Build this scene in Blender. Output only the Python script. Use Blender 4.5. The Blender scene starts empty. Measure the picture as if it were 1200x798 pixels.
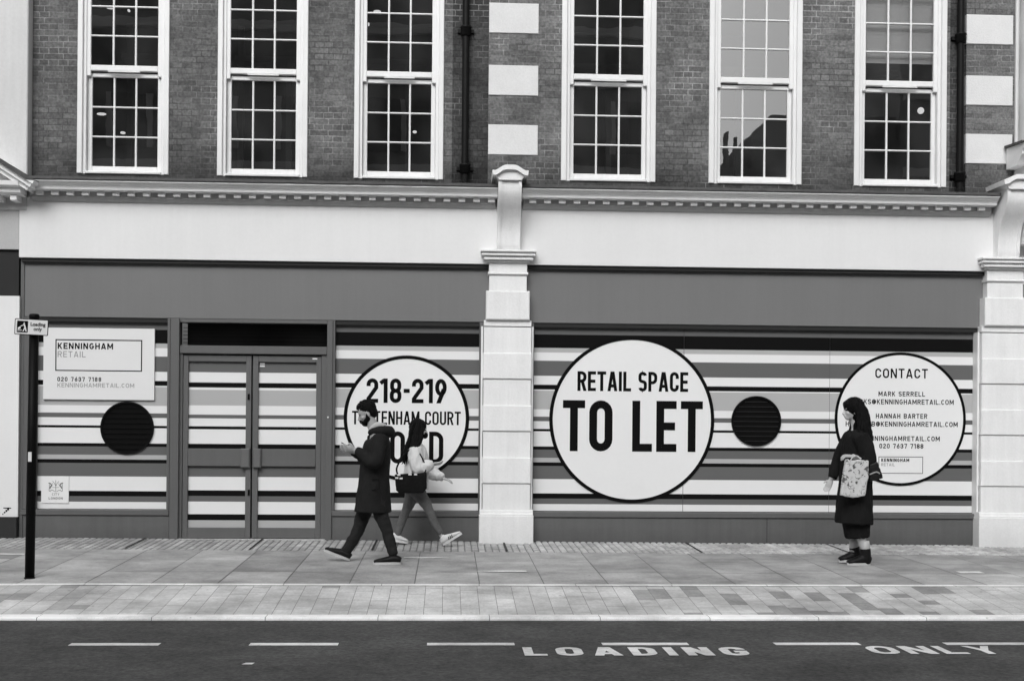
import bpy, bmesh, math, random
from mathutils import Vector, Matrix, noise
random.seed(7)
R = math.radians
PI = math.pi
S = bpy.context.scene
COL = S.collection

# ------------------------------------------------------------------ surveyed camera
F = 1480.0; EYE = 1.42; DIST = 15.2
PSI = math.atan(75/1480); RHO = .0081; PX, PY = 600, 497.6
_c, _s = math.cos(PSI), math.sin(PSI)
def ray(px, py):
    u, v = px-PX, py-PY
    U = u*math.cos(RHO)+v*math.sin(RHO); V = -u*math.sin(RHO)+v*math.cos(RHO)
    return (U/F*_c+_s, -U/F*_s+_c, -V/F)
def at(px, py, Y=0.0):
    """survey helper: photo point -> metres (X, Z) on the vertical plane at depth Y"""
    d = ray(px, py); t = (Y+DIST)/d[1]
    return d[0]*t, EYE+d[2]*t
def ax(px, Y=.1): return at(px, 480, Y)[0]
def J(px, py, Y):
    x, z = at(px, py, Y); return Vector((x, Y, z))

# ------------------------------------------------------------------ object helpers
def tag(o, label=None, cat=None, group=None, kind=None):
    if label: o['label'] = label
    if cat: o['category'] = cat
    if group: o['group'] = group
    if kind: o['kind'] = kind
    return o
def thing(name, label, cat, loc=(0, 0, 0), group=None):
    o = bpy.data.objects.new(name, None); COL.objects.link(o)
    o.location = loc; o.empty_display_size = .2
    return tag(o, label, cat, group)

class MB:
    """collects shapes for ONE mesh object"""
    def __init__(s): s.v = []; s.f = []; s.t = []; s.sm = []
    def add(s, vs, fs, tone=None, smooth=False):
        b = len(s.v); s.v += [tuple(p) for p in vs]
        for f in fs: s.f.append([b+i for i in f]); s.t.append(tone); s.sm.append(smooth)
    def box(s, x0, x1, y0, y1, z0, z1, tone=None):
        x0, x1 = min(x0, x1), max(x0, x1); y0, y1 = min(y0, y1), max(y0, y1); z0, z1 = min(z0, z1), max(z0, z1)
        s.add([(x0,y0,z0),(x1,y0,z0),(x1,y1,z0),(x0,y1,z0),(x0,y0,z1),(x1,y0,z1),(x1,y1,z1),(x0,y1,z1)],
              [(0,3,2,1),(4,5,6,7),(0,1,5,4),(1,2,6,5),(2,3,7,6),(3,0,4,7)], tone)
    def bbox(s, x0, x1, y0, y1, z0, z1, c=.006, tone=None):
        """box with its front (towards -Y) edges chamfered"""
        s.add([(x0,y1,z0),(x1,y1,z0),(x1,y1,z1),(x0,y1,z1),
               (x0,y0+c,z0),(x1,y0+c,z0),(x1,y0+c,z1),(x0,y0+c,z1),
               (x0+c,y0,z0+c),(x1-c,y0,z0+c),(x1-c,y0,z1-c),(x0+c,y0,z1-c)],
              [(0,3,2,1),(0,1,5,4),(1,2,6,5),(2,3,7,6),(3,0,4,7),(4,5,9,8),(5,6,10,9),(6,7,11,10),(7,4,8,11),(8,9,10,11)], tone)
    def quad(s, a, b, c, d, tone=None): s.add([a,b,c,d], [(0,1,2,3)], tone)
    def profile(s, pts, x0, x1, tone=None):
        """pts: closed (y,z) outline, extruded along X"""
        n = len(pts)
        vs = [(x0,y,z) for y,z in pts]+[(x1,y,z) for y,z in pts]
        fs = [(i,(i+1)%n,n+(i+1)%n,n+i) for i in range(n)]
        s.add(vs, fs+[tuple(range(n-1,-1,-1)), tuple(range(n,2*n))], tone)
    def prism(s, pts, y0, y1, tone=None, smooth=False):
        """pts: closed (x,z) outline extruded along Y"""
        n = len(pts)
        vs = [(x,y0,z) for x,z in pts]+[(x,y1,z) for x,z in pts]
        fs = [(i,(i+1)%n,n+(i+1)%n,n+i) for i in range(n)]
        s.add(vs, fs, tone, smooth); s.add(vs, [tuple(range(n-1,-1,-1)), tuple(range(n,2*n))], tone)
    def lathe(s, prof, cx, cy, n=32, tone=None):
        """prof: (r,z) list"""
        vs = []; 
        for r, z in prof:
            for k in range(n): a = 2*PI*k/n; vs.append((cx+r*math.cos(a), cy+r*math.sin(a), z))
        fs = []
        for i in range(len(prof)-1):
            for k in range(n): fs.append((i*n+k, i*n+(k+1)%n, (i+1)*n+(k+1)%n, (i+1)*n+k))
        s.add(vs, fs, tone, True)
        s.add(vs[:n], [tuple(range(n-1,-1,-1))], tone); s.add(vs[-n:], [tuple(range(n))], tone)
    def tube(s, pts, radii, n=14, side=None, tone=None):
        """closed tube through pts; radii scalars or (a,b) pairs, b measured along 'side'"""
        pts = [Vector(p) for p in pts]; N = len(pts)
        if not isinstance(radii, (list, tuple)): radii = [radii]*N
        vs = []
        ref = Vector(side) if side else None; prev = None
        for i, p in enumerate(pts):
            t = (pts[min(i+1,N-1)]-pts[max(i-1,0)]).normalized()
            if ref is not None: b = (ref-t*ref.dot(t)).normalized()
            elif prev is not None: b = (prev-t*prev.dot(t)).normalized()
            else:
                q = Vector((0,1,0)) if abs(t.y) < .9 else Vector((1,0,0)); b = (q-t*q.dot(t)).normalized()
            prev = b; a = b.cross(t)
            r = radii[i]; ra, rb = r if isinstance(r, (list, tuple)) else (r, r)
            for k in range(n):
                w = 2*PI*k/n; vs.append(p+a*ra*math.cos(w)+b*rb*math.sin(w))
        fs = [(i*n+k, i*n+(k+1)%n, (i+1)*n+(k+1)%n, (i+1)*n+k) for i in range(N-1) for k in range(n)]
        fs += [tuple(range(n-1,-1,-1)), tuple(range((N-1)*n, N*n))]
        s.add(vs, fs, tone, True)
    def ball(s, c, r, rot=None, nu=16, nv=10, tone=None):
        c = Vector(c); r = Vector(r) if isinstance(r, (tuple, list, Vector)) else Vector((r,r,r))
        m = rot if rot is not None else Matrix.Identity(3)
        vs = [c+m@Vector((0,0,-r.z))]
        for j in range(1, nv):
            a = -PI/2+PI*j/nv
            for k in range(nu):
                w = 2*PI*k/nu; vs.append(c+m@Vector((r.x*math.cos(a)*math.cos(w), r.y*math.cos(a)*math.sin(w), r.z*math.sin(a))))
        vs.append(c+m@Vector((0,0,r.z)))
        fs = [(0, 1+(k+1)%nu, 1+k) for k in range(nu)]
        for j in range(nv-2):
            for k in range(nu): fs.append((1+j*nu+k, 1+j*nu+(k+1)%nu, 1+(j+1)*nu+(k+1)%nu, 1+(j+1)*nu+k))
        L = len(vs)-1; b = 1+(nv-2)*nu
        fs += [(b+k, b+(k+1)%nu, L) for k in range(nu)]
        s.add(vs, fs, tone, True)
    def mesh(s, name):
        me = bpy.data.meshes.new(name); me.from_pydata(s.v, [], s.f)
        for p, q in zip(me.polygons, s.sm): p.use_smooth = q
        if any(t is not None for t in s.t):
            at_ = me.color_attributes.new('tone', 'FLOAT_COLOR', 'CORNER')
            i = 0
            for p, t in zip(me.polygons, s.t):
                t = .5 if t is None else t
                for li in p.loop_indices: at_.data[li].color = (t,t,t,1)
        return me
    def build(s, name, m, parent=None, fix=True):
        me = s.mesh(name)
        if fix:
            bm = bmesh.new(); bm.from_mesh(me); bmesh.ops.recalc_face_normals(bm, faces=bm.faces); bm.to_mesh(me); bm.free()
        me.materials.append(m)
        o = bpy.data.objects.new(name, me); COL.objects.link(o)
        if parent:
            o.parent = parent; o.matrix_parent_inverse = wm(parent).inverted()
        return o
def wm(o):
    m = Matrix.LocRotScale(o.location, o.rotation_euler, o.scale)
    if o.parent: m = wm(o.parent) @ o.matrix_parent_inverse @ m
    return m
def struct(mb, name, m): return tag(mb.build(name, m, fix=False), kind='structure')

# ------------------------------------------------------------------ materials (all neutral greys: the photograph is black and white)
def nn(nt, t, **k):
    n = nt.nodes.new(t)
    for a, b in k.items():
        if a.startswith('i_'): n.inputs[a[2:].replace('_', ' ')].default_value = b
        else: setattr(n, a, b)
    return n
def M(name, g=.5, rough=.6, var=.12, scale=1.5, fine=.06, fscale=60, bump=.15, bscale=None, streak=0., metal=0., attr=False,
      spec=.4, grime=None, coat=0.):
    m = bpy.data.materials.new(name); m.use_nodes = True; nt = m.node_tree; L = nt.links.new
    b = nt.nodes['Principled BSDF']
    pos = nn(nt, 'ShaderNodeNewGeometry').outputs['Position']
    def noise_(sc, det=5, vec=None, rgh=.6):
        n = nn(nt, 'ShaderNodeTexNoise'); n.inputs['Scale'].default_value = sc; n.inputs['Detail'].default_value = det
        n.inputs['Roughness'].default_value = rgh
        L(vec or pos, n.inputs['Vector']); return n.outputs[0]
    def ma(op, a, c):
        n = nn(nt, 'ShaderNodeMath', operation=op)
        for i, q in enumerate((a, c)):
            if isinstance(q, (int, float)): n.inputs[i].default_value = q
            else: L(q, n.inputs[i])
        return n.outputs[0]
    def fac(src, amp):   # noise(0..1) -> 1 +- amp
        return ma('ADD', ma('MULTIPLY', ma('SUBTRACT', src, .5), 4*amp), 1.0)
    val = fac(noise_(scale), var)
    val = ma('MULTIPLY', val, fac(noise_(fscale, 3), fine))
    if streak:
        mp = nn(nt, 'ShaderNodeMapping'); mp.inputs['Scale'].default_value = (14, 14, .7); L(pos, mp.inputs[0])
        val = ma('MULTIPLY', val, fac(noise_(1, 4, mp.outputs[0]), streak))
    if grime:            # (z level, height, strength): darker towards z level
        sx = nn(nt, 'ShaderNodeSeparateXYZ'); L(pos, sx.inputs[0])
        mr = nn(nt, 'ShaderNodeMapRange'); L(sx.outputs[2], mr.inputs[0])
        mr.inputs[1].default_value = grime[0]; mr.inputs[2].default_value = grime[0]+grime[1]
        mr.inputs[3].default_value = 1-grime[2]; mr.inputs[4].default_value = 1
        gn = ma('ADD', mr.outputs[0], ma('MULTIPLY', ma('SUBTRACT', noise_(4), .5), grime[2]*1.2))
        gn = ma('MINIMUM', ma('MAXIMUM', gn, 1-grime[2]*1.3), 1.0)
        val = ma('MULTIPLY', val, gn)
    if attr:
        at_ = nn(nt, 'ShaderNodeAttribute', attribute_name='tone'); base = at_.outputs['Fac']
        val = ma('MULTIPLY', val, base)
    else: val = ma('MULTIPLY', val, g)
    cb = nn(nt, 'ShaderNodeCombineColor')
    for i in range(3): L(val, cb.inputs[i])
    L(cb.outputs[0], b.inputs['Base Color'])
    b.inputs['Roughness'].default_value = rough; b.inputs['Metallic'].default_value = metal
    b.inputs['Specular IOR Level'].default_value = spec
    if coat: b.inputs['Coat Weight'].default_value = coat; b.inputs['Coat Roughness'].default_value = .15
    if bump:
        bp = nn(nt, 'ShaderNodeBump'); bp.inputs['Strength'].default_value = bump; bp.inputs['Distance'].default_value = .01
        L(noise_(bscale or fscale, 6), bp.inputs['Height']); L(bp.outputs[0], b.inputs['Normal'])
    m['b'] = 1
    return m

def brick_mat(name, g, mort, soil=0.0, soilx=None):
    m = bpy.data.materials.new(name); m.use_nodes = True; nt = m.node_tree; L = nt.links.new
    b = nt.nodes['Principled BSDF']
    pos = nn(nt, 'ShaderNodeNewGeometry').outputs['Position']
    sx = nn(nt, 'ShaderNodeSeparateXYZ'); L(pos, sx.inputs[0])
    cx = nn(nt, 'ShaderNodeCombineXYZ')
    ad = nn(nt, 'ShaderNodeMath', operation='ADD'); L(sx.outputs[0], ad.inputs[0]); L(sx.outputs[1], ad.inputs[1])
    L(ad.outputs[0], cx.inputs[0]); L(sx.outputs[2], cx.inputs[1])
    # slightly wandering courses
    wn = nn(nt, 'ShaderNodeTexNoise'); wn.inputs['Scale'].default_value = 3.5; wn.inputs['Detail'].default_value = 3; L(pos, wn.inputs[0])
    wv = nn(nt, 'ShaderNodeVectorMath', operation='SCALE'); wv.inputs['Scale'].default_value = .014
    ws = nn(nt, 'ShaderNodeVectorMath', operation='SUBTRACT'); ws.inputs[1].default_value = (.5,.5,.5); L(wn.outputs['Color'], ws.inputs[0]); L(ws.outputs[0], wv.inputs[0])
    wa = nn(nt, 'ShaderNodeVectorMath', operation='ADD'); L(cx.outputs[0], wa.inputs[0]); L(wv.outputs[0], wa.inputs[1])
    br = nn(nt, 'ShaderNodeTexBrick'); L(wa.outputs[0], br.inputs['Vector'])
    br.offset = .5; br.squash = .5; br.squash_frequency = 2; br.offset_frequency = 2
    br.inputs['Scale'].default_value = 1; br.inputs['Brick Width'].default_value = .225; br.inputs['Row Height'].default_value = .0707
    br.inputs['Mortar Size'].default_value = .0062; br.inputs['Mortar Smooth'].default_value = .3; br.inputs['Bias'].default_value = -.1
    lo, hi = g*.76, g*1.22
    br.inputs['Color1'].default_value = (lo,lo,lo,1); br.inputs['Color2'].default_value = (hi,hi,hi,1)
    br.inputs['Mortar'].default_value = (g,g,g,1)
    # mortar tone varies from painted joint shade, darker than the bricks, to clear
    n1 = nn(nt, 'ShaderNodeTexNoise'); n1.inputs['Scale'].default_value = 1.3; n1.inputs['Detail'].default_value = 6; L(pos, n1.inputs[0])
    mr = nn(nt, 'ShaderNodeMapRange'); L(n1.outputs[0], mr.inputs[0]); mr.inputs[1].default_value = .42; mr.inputs[2].default_value = .62
    mr.inputs[3].default_value = g*.62; mr.inputs[4].default_value = mort
    cm = nn(nt, 'ShaderNodeCombineColor')
    for i in range(3): L(mr.outputs[0], cm.inputs[i])
    L(cm.outputs[0], br.inputs['Mortar'])
    n2 = nn(nt, 'ShaderNodeTexNoise'); n2.inputs['Scale'].default_value = 38; n2.inputs['Detail'].default_value = 5; L(pos, n2.inputs[0])
    n3 = nn(nt, 'ShaderNodeTexNoise'); n3.inputs['Scale'].default_value = 1.8; n3.inputs['Detail'].default_value = 5; L(pos, n3.inputs[0])
    def rng(src, a, c):
        q = nn(nt, 'ShaderNodeMapRange'); L(src, q.inputs[0]); q.inputs[1].default_value = .3; q.inputs[2].default_value = .7
        q.inputs[3].default_value = a; q.inputs[4].default_value = c; return q.outputs[0]
    def mul(a, c):
        q = nn(nt, 'ShaderNodeMath', operation='MULTIPLY'); L(a, q.inputs[0])
        if isinstance(c, float): q.inputs[1].default_value = c
        else: L(c, q.inputs[1])
        return q.outputs[0]
    v = mul(br.outputs['Color'], rng(n2.outputs[0], .70, 1.30))
    v = mul(v, rng(n3.outputs[0], .74, 1.3))
    # soot just above the lead flashing
    gr = nn(nt, 'ShaderNodeMapRange'); L(sx.outputs[2], gr.inputs[0]); gr.inputs[1].default_value = 4.34; gr.inputs[2].default_value = 4.85
    gr.inputs[3].default_value = .5; gr.inputs[4].default_value = 1
    v = mul(v, gr.outputs[0]); v = mul(v, 1.0-soil)
    cb = nn(nt, 'ShaderNodeCombineColor')
    for i in range(3): L(v, cb.inputs[i])
    L(cb.outputs[0], b.inputs['Base Color']); b.inputs['Roughness'].default_value = .9; b.inputs['Specular IOR Level'].default_value = .2
    inv = nn(nt, 'ShaderNodeMath', operation='MULTIPLY_ADD'); L(br.outputs['Fac'], inv.inputs[0]); inv.inputs[1].default_value = -1; L(n2.outputs[0], inv.inputs[2])
    bp = nn(nt, 'ShaderNodeBump'); bp.inputs['Strength'].default_value = .6; bp.inputs['Distance'].default_value = .012
    L(inv.outputs[0], bp.inputs['Height']); L(bp.outputs[0], b.inputs['Normal'])
    return m

def glass_mat(name, refl=.16, rough=.0, tint=.75, haze=.035):
    m = bpy.data.materials.new(name); m.use_nodes = True; nt = m.node_tree; L = nt.links.new
    nt.nodes.remove(nt.nodes['Principled BSDF']); out = nt.nodes['Material Output']
    pos = nn(nt, 'ShaderNodeNewGeometry').outputs['Position']
    tr = nn(nt, 'ShaderNodeBsdfTransparent'); tr.inputs[0].default_value = (tint,)*3+(1,)
    gl = nn(nt, 'ShaderNodeBsdfGlossy'); gl.inputs[0].default_value = (1,1,1,1); gl.inputs['Roughness'].default_value = rough
    n = nn(nt, 'ShaderNodeTexNoise'); n.inputs['Scale'].default_value = 2.2; n.inputs['Detail'].default_value = 2; L(pos, n.inputs[0])
    bp = nn(nt, 'ShaderNodeBump'); bp.inputs['Strength'].default_value = .03; bp.inputs['Distance'].default_value = .02
    L(n.outputs[0], bp.inputs['Height']); L(bp.outputs[0], gl.inputs['Normal'])
    mx = nn(nt, 'ShaderNodeMixShader'); mx.inputs[0].default_value = refl
    L(tr.outputs[0], mx.inputs[1]); L(gl.outputs[0], mx.inputs[2])
    df = nn(nt, 'ShaderNodeBsdfDiffuse'); df.inputs[0].default_value = (.5,.5,.5,1)  # diffuse haze mixed in, standing in for the panes' missing reflected light
    dn = nn(nt, 'ShaderNodeTexNoise'); dn.inputs['Scale'].default_value = 1.7; dn.inputs['Detail'].default_value = 5; L(pos, dn.inputs[0])
    dr_ = nn(nt, 'ShaderNodeMapRange'); dr_.inputs[1].default_value = .35; dr_.inputs[2].default_value = .7; dr_.inputs[3].default_value = haze*.3; dr_.inputs[4].default_value = haze*1.6; L(dn.outputs[0], dr_.inputs[0])
    m2 = nn(nt, 'ShaderNodeMixShader'); L(dr_.outputs[0], m2.inputs[0]); L(mx.outputs[0], m2.inputs[1]); L(df.outputs[0], m2.inputs[2]); L(m2.outputs[0], out.inputs[0])
    return m
def lamp_mat(name, e):
    m = bpy.data.materials.new(name); m.use_nodes = True; b = m.node_tree.nodes['Principled BSDF']
    b.inputs['Emission Color'].default_value = (1,1,1,1); b.inputs['Emission Strength'].default_value = e
    nt = m.node_tree; n = nn(nt, 'ShaderNodeTexNoise'); n.inputs['Scale'].default_value = 9
    r = nn(nt, 'ShaderNodeMapRange'); r.inputs[3].default_value = e*.7; r.inputs[4].default_value = e*1.3
    nt.links.new(n.outputs[0], r.inputs[0]); nt.links.new(r.outputs[0], b.inputs['Emission Strength'])
    return m

m_brickL = brick_mat('brick_left', .124, .23)
m_brickR = brick_mat('brick_right', .142, .30)
m_brickD = brick_mat('brick_sooty_shaded', .055, .19)  # soot plus the recess shade, both put into this darker brick tone
m_white = M('white_render', .74, .65, var=.035, scale=1.1, fine=.015, fscale=30, bump=.05, streak=.02)
m_fascia = M('white_fascia_board', .72, .5, var=.035, scale=.9, fine=.015, fscale=25, bump=.08, streak=.016)
m_pil = M('white_stucco_pilaster', .77, .6, var=.045, scale=2.5, fine=.03, fscale=40, bump=.25, streak=.05, grime=(-.03, .3, .14))
m_corn = M('painted_cornice', .80, .6, var=.07, scale=2, fine=.03, fscale=30, bump=.12)
m_cornd = M('cornice_paint_shaded', .42, .7, var=.08, scale=2)  # darker copy of the cornice paint, shade between dentils put into colour
m_lead = M('weathered_lead', .06, .7, var=.3, scale=6, fine=.2, fscale=40, bump=.5)
m_wood = M('white_window_paint', .74, .4, var=.05, scale=3, fine=.02, bump=.06, streak=.03)
m_stone = M('pale_stone_block', .66, .85, var=.05, scale=4, fine=.05, fscale=50, bump=.4)
m_grey = M('grey_shopfront_paint', .112, .45, var=.05, scale=1.5, fine=.03, fscale=50, bump=.05, streak=.05)
m_greyf = M('grey_fascia_paint', .160, .5, var=.05, scale=1.0, fine=.02, fscale=40, bump=.05, streak=.03)
m_riser = M('grey_stall_riser', .112, .5, var=.08, scale=1.6, fine=.03, fscale=40, bump=.05, streak=.09, grime=(-.05, .25, .25))
m_dark = M('dark_gap', .012, .7)
m_vinyl = M('striped_vinyl', .5, .38, var=.02, scale=1.2, fine=.008, fscale=30, bump=.01, attr=True, spec=.06)
m_sign = M('sign_white_vinyl', .78, .4, var=.02, scale=1.2, fine=.01, fscale=30, bump=.01)
m_board = M('letting_board_white', .72, .45, var=.02, scale=1.5, fine=.01, bump=.01)
m_black = M('black_vinyl', .006, .6, var=.1, bump=.0, spec=.04)
m_gtext = M('grey_lettering', .30, .5, var=.05, bump=0)
m_pole = M('black_pole_paint', .004, .5, var=.3, scale=8, fine=.2, bump=.1, spec=.10)
m_pipe = M('black_downpipe_paint', .008, .45, var=.3, scale=10, fine=.2, bump=.2, spec=.12)
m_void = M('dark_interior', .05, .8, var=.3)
m_curt = M('window_blind', .62, .8, var=.05)
m_glass = glass_mat('old_window_glass', .13)
m_glassb = glass_mat('window_glass_bright', .22)
m_glassd = glass_mat('dark_shop_glass', .03, .02, .5, .006)
m_lamp = lamp_mat('lit_ceiling_lamp', .9)
m_paint = M('road_marking_paint', .72, .7, var=.12, scale=9, fine=.12, fscale=90, bump=.3)
m_slab = M('paving_slabs', .5, .75, var=.17, scale=2.2, fine=.13, fscale=45, bump=.25, attr=True, spec=.3)
def add_spots(m, strength=.45, sc=5.5, sz=.055):
    nt = m.node_tree; L = nt.links.new; b_ = nt.nodes['Principled BSDF']; src = b_.inputs['Base Color'].links[0].from_socket
    pos = nn(nt, 'ShaderNodeNewGeometry').outputs['Position']
    v = nn(nt, 'ShaderNodeTexVoronoi'); v.inputs['Scale'].default_value = sc; L(pos, v.inputs['Vector'])
    r = nn(nt, 'ShaderNodeMapRange'); r.inputs[1].default_value = sz*.6; r.inputs[2].default_value = sz*1.6; r.inputs[3].default_value = 1-strength; r.inputs[4].default_value = 1; L(v.outputs['Distance'], r.inputs[0])
    n = nn(nt, 'ShaderNodeTexNoise'); n.inputs['Scale'].default_value = 1.4; n.inputs['Detail'].default_value = 7; n.inputs['Roughness'].default_value = .7; L(pos, n.inputs[0])
    r2 = nn(nt, 'ShaderNodeMapRange'); r2.inputs[1].default_value = .36; r2.inputs[2].default_value = .64; r2.inputs[3].default_value = .72; r2.inputs[4].default_value = 1.22; L(n.outputs[0], r2.inputs[0])
    mu = nn(nt, 'ShaderNodeMath', operation='MULTIPLY'); L(r.outputs[0], mu.inputs[0]); L(r2.outputs[0], mu.inputs[1])
    vm = nn(nt, 'ShaderNodeVectorMath', operation='SCALE'); L(src, vm.inputs[0]); L(mu.outputs[0], vm.inputs['Scale']); L(vm.outputs[0], b_.inputs['Base Color'])
add_spots(m_slab)
m_kerb = M('granite_kerb', .55, .8, var=.08, scale=5, fine=.12, fscale=120, bump=.3, attr=True)
m_joint = M('paving_joints', .17, .9, var=.2, scale=5)

# asphalt: fine aggregate speckle, worn wheel tracks
def asphalt():
    m = M('asphalt', .078, .85, var=.14, scale=1.1, fine=.46, fscale=34, bump=1.0, bscale=50, spec=.2)
    add_spots(m, -.5, 9, .05)
    return m
m_asph = asphalt()
add_spots(m_kerb, .3, 7, .05); add_spots(m_paint, .25, 16, .12)

# ------------------------------------------------------------------ ground
YS, YB, YK = -3.48, -4.66, -4.82       # slab edge, ramp foot, kerb face
ROADZ = -.19
def gz(x, y):
    if y > YS:
        t = max(0, min(1, 1-(y/YS)));  return .02*y - .0053*(max(-9, min(9, x))-.9)*t
    if y > YB: return .02*YS + (y-YS)*(-.168-.02*YS)/(YB-YS)
    return -.168
def sheet(name, xs, ys, zf, m):
    mb = MB(); nx = len(xs)
    vs = [(x, y, zf(x, y)) for y in ys for x in xs]
    mb.add(vs, [(j*nx+i, j*nx+i+1, (j+1)*nx+i+1, (j+1)*nx+i) for j in range(len(ys)-1) for i in range(nx-1)])
    return struct(mb, name, m)
sheet('ground', [-300, 300], [-300, 300], lambda x, y: -.30, M('earth', .12, .9))
sheet('road', [-80+4*i for i in range(41)], [-22, -16, -10, -7, -5.4, YK], lambda x, y: ROADZ, m_asph)
sheet('paving_bed', [-80]+[-16+i for i in range(33)]+[80], [YK+.02, YB, YS, -2.3, -1.2, -.1, 1.0], lambda x, y: gz(x, y)-.004, m_joint)
sheet('far_pavement', [-80, 80], [-30, -22], lambda x, y: -.06, M('far_paving', .3, .8))
def paver(mb, x0, x1, y0, y1, tone, g=.003, skew=0):
    lift = .002+random.uniform(-.0006, .0006)
    P = [(x0+g, y0+g), (x1-g, y0+g), (x1-g, y1-g), (x0+g, y1-g)]
    mb.quad(*[(x, y, gz(x, y)+lift) for x, y in P], tone=tone)
# large slabs, three rows, stack bonded
sl = MB(); rows = [(-3.48, -2.63), (-2.63, -1.80), (-1.80, -.96)]
xoff = ax(330, YS+.1) % .605
for r, (y0, y1) in enumerate(rows):
    x = -15.0+xoff-.09
    while x < 16:
        cx = x+.3
        t = .36+random.uniform(-.055, .055)
        if cx < -.8: t += .01+random.choice((0, 0, .07, -.06))
        if r == 0 and cx > 4.9: t = .50+random.uniform(-.02, .02)
        if r == 1 and 0 < cx < 3.9: t += .01
        x1 = x+.605
        paver(sl, x, x1, y0, y1, t*(.93 if r == 2 else 1), g=.0045)
        x += .605
struct(sl, 'pavement', m_slab)
# flush light edging between slabs and the loading bay; it swings out towards the left
ed = MB(); x = -2.0
def edge_y(x): return YS-max(0, -(x+4.0))*.16
xs = [-15+.9*i for i in range(36)]
for a, b in zip(xs[:-1], xs[1:]):
    ed.quad(*[(px, py, gz(px, py)+.006) for px, py in ((a+.003, edge_y(a)-.045), (b-.003, edge_y(b)-.045), (b-.003, edge_y(b)+.04), (a+.003, edge_y(a)+.04))], tone=.86+random.uniform(-.06, .05))
struct(ed, 'flush_edging', m_kerb)
# loading bay setts
bay = MB(); x = -14.95; rn = random.Random(21)
while x < 15:
    y = YS-.045; first = True
    while y > YB+.004:
        ln = rn.choice((.15, .20, .25, .30, .35, .42))
        if first: ln *= rn.uniform(.4, 1); first = False
        y1 = max(y-ln, YB+.002)
        if y1 - (YB+.002) < .06: y1 = YB+.002
        cx = x+.078; t = .56+rn.uniform(-.04, .05)
        if rn.random() < .05: t = .36
        if 1.9 < cx < 4.6 and rn.random() < (.34 if cx > 2.5 else .22): t = .32+rn.uniform(-.02, .02)
        if cx < -3.1 and rn.random() < .3: t -= .08
        paver(bay, x, x+.157, y1, y, t, g=.002)
        y = y1
    x += .157
struct(bay, 'loading_bay_setts', m_slab)
# granite kerb
kb = MB(); x = -15.2; rn = random.Random(5)
while x < 15.4:
    t = .92+rn.uniform(-.06, .05); a, b = x+.002, x+.912
    kb.add([(a,YK,ROADZ-.05),(b,YK,ROADZ-.05),(b,YK,-.176),(a,YK,-.176),(a,YK+.012,-.164),(b,YK+.012,-.164),(b,YB-.002,-.164),(a,YB-.002,-.164)],
           [(0,1,2,3),(3,2,5,4),(4,5,6,7)], t)
    x += .915
struct(kb, 'kerb', m_kerb)
# frontage strip of small rough setts with dark metal joints
fr = MB(); rn = random.Random(9); y = -.955
while y < .3:
    x = -9
    while x < 10:
        w = .078; t = (.34 if x < 1 else .40)+rn.uniform(-.06, .07)+(.05 if int((x+9)/.078) % 3 == 0 else 0)
        g = .004; h = rn.uniform(0, .004)*(1 if x > .9 else .4)
        x0, x1, y0, y1 = x+g, x+w-g, y+g, y+.095-g
        z = gz(x, y)+.001; c = .016; e = .010 if x > .9 else .005
        fr.add([(x0,y0,z),(x1,y0,z),(x1,y1,z),(x0,y1,z),(x0+c,y0+c,z+e+h),(x1-c,y0+c,z+e+h),(x1-c,y1-c,z+e+h),(x0+c,y1-c,z+e+h)],
               [(0,1,5,4),(1,2,6,5),(2,3,7,6),(3,0,4,7),(4,5,6,7)], t)
        x += w
    y += .095
struct(fr, 'frontage_setts', m_slab)
jt = MB()
for px in (147, 293, 436, 594, 822, 997):
    d = ray(px, 646.5); X = d[0]/d[1]*(DIST-.93)
    jt.quad((X-.012, -.96, gz(X,-.96)+.016), (X+.012, -.96, gz(X,-.96)+.016), (X+.012, .04, gz(X,.04)+.016), (X-.012, .04, gz(X,.04)+.016))
struct(jt, 'joint_strips', m_dark)
# utility cover and painted marks on the paving
mk = MB()
def mark(x0, x1, y0, y1, taper=0):
    n = 6
    for i in range(n):
        a, b = x0+(x1-x0)*i/n, x0+(x1-x0)*(i+1)/n
        def hw(x):
            f = (x-x0)/(x1-x0); f = 1-f if taper < 0 else f
            return (y1-y0)/2*(1 if f < .6 or not taper else max(.15, 1-(f-.6)*2.1))
        ym = (y0+y1)/2
        mk.quad(*[(x, y, gz(x, y)+.007) for x, y in ((a, ym-hw(a)), (b, ym-hw(b)), (b, ym+hw(b)), (a, ym+hw(a)))])
for pa, pb, py, tp, w in ((473, 526, 654, 1, .11), (559, 617, 669.7, -1, .11), (-20, 29, 651.4, 0, .09), (31, 58, 653.4, 1, .02), (1123, 1151, 670.2, 0, .14)):
    d = ray(pa, py); t = (EYE+.02*DIST)/(.02*d[1]-d[2]); Y = -DIST+d[1]*t
    mark(at(pa, py, Y)[0], at(pb, py, Y)[0], Y-w/2, Y+w/2, tp)
struct(mk, 'painted_pavement_marks', m_paint)

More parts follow.
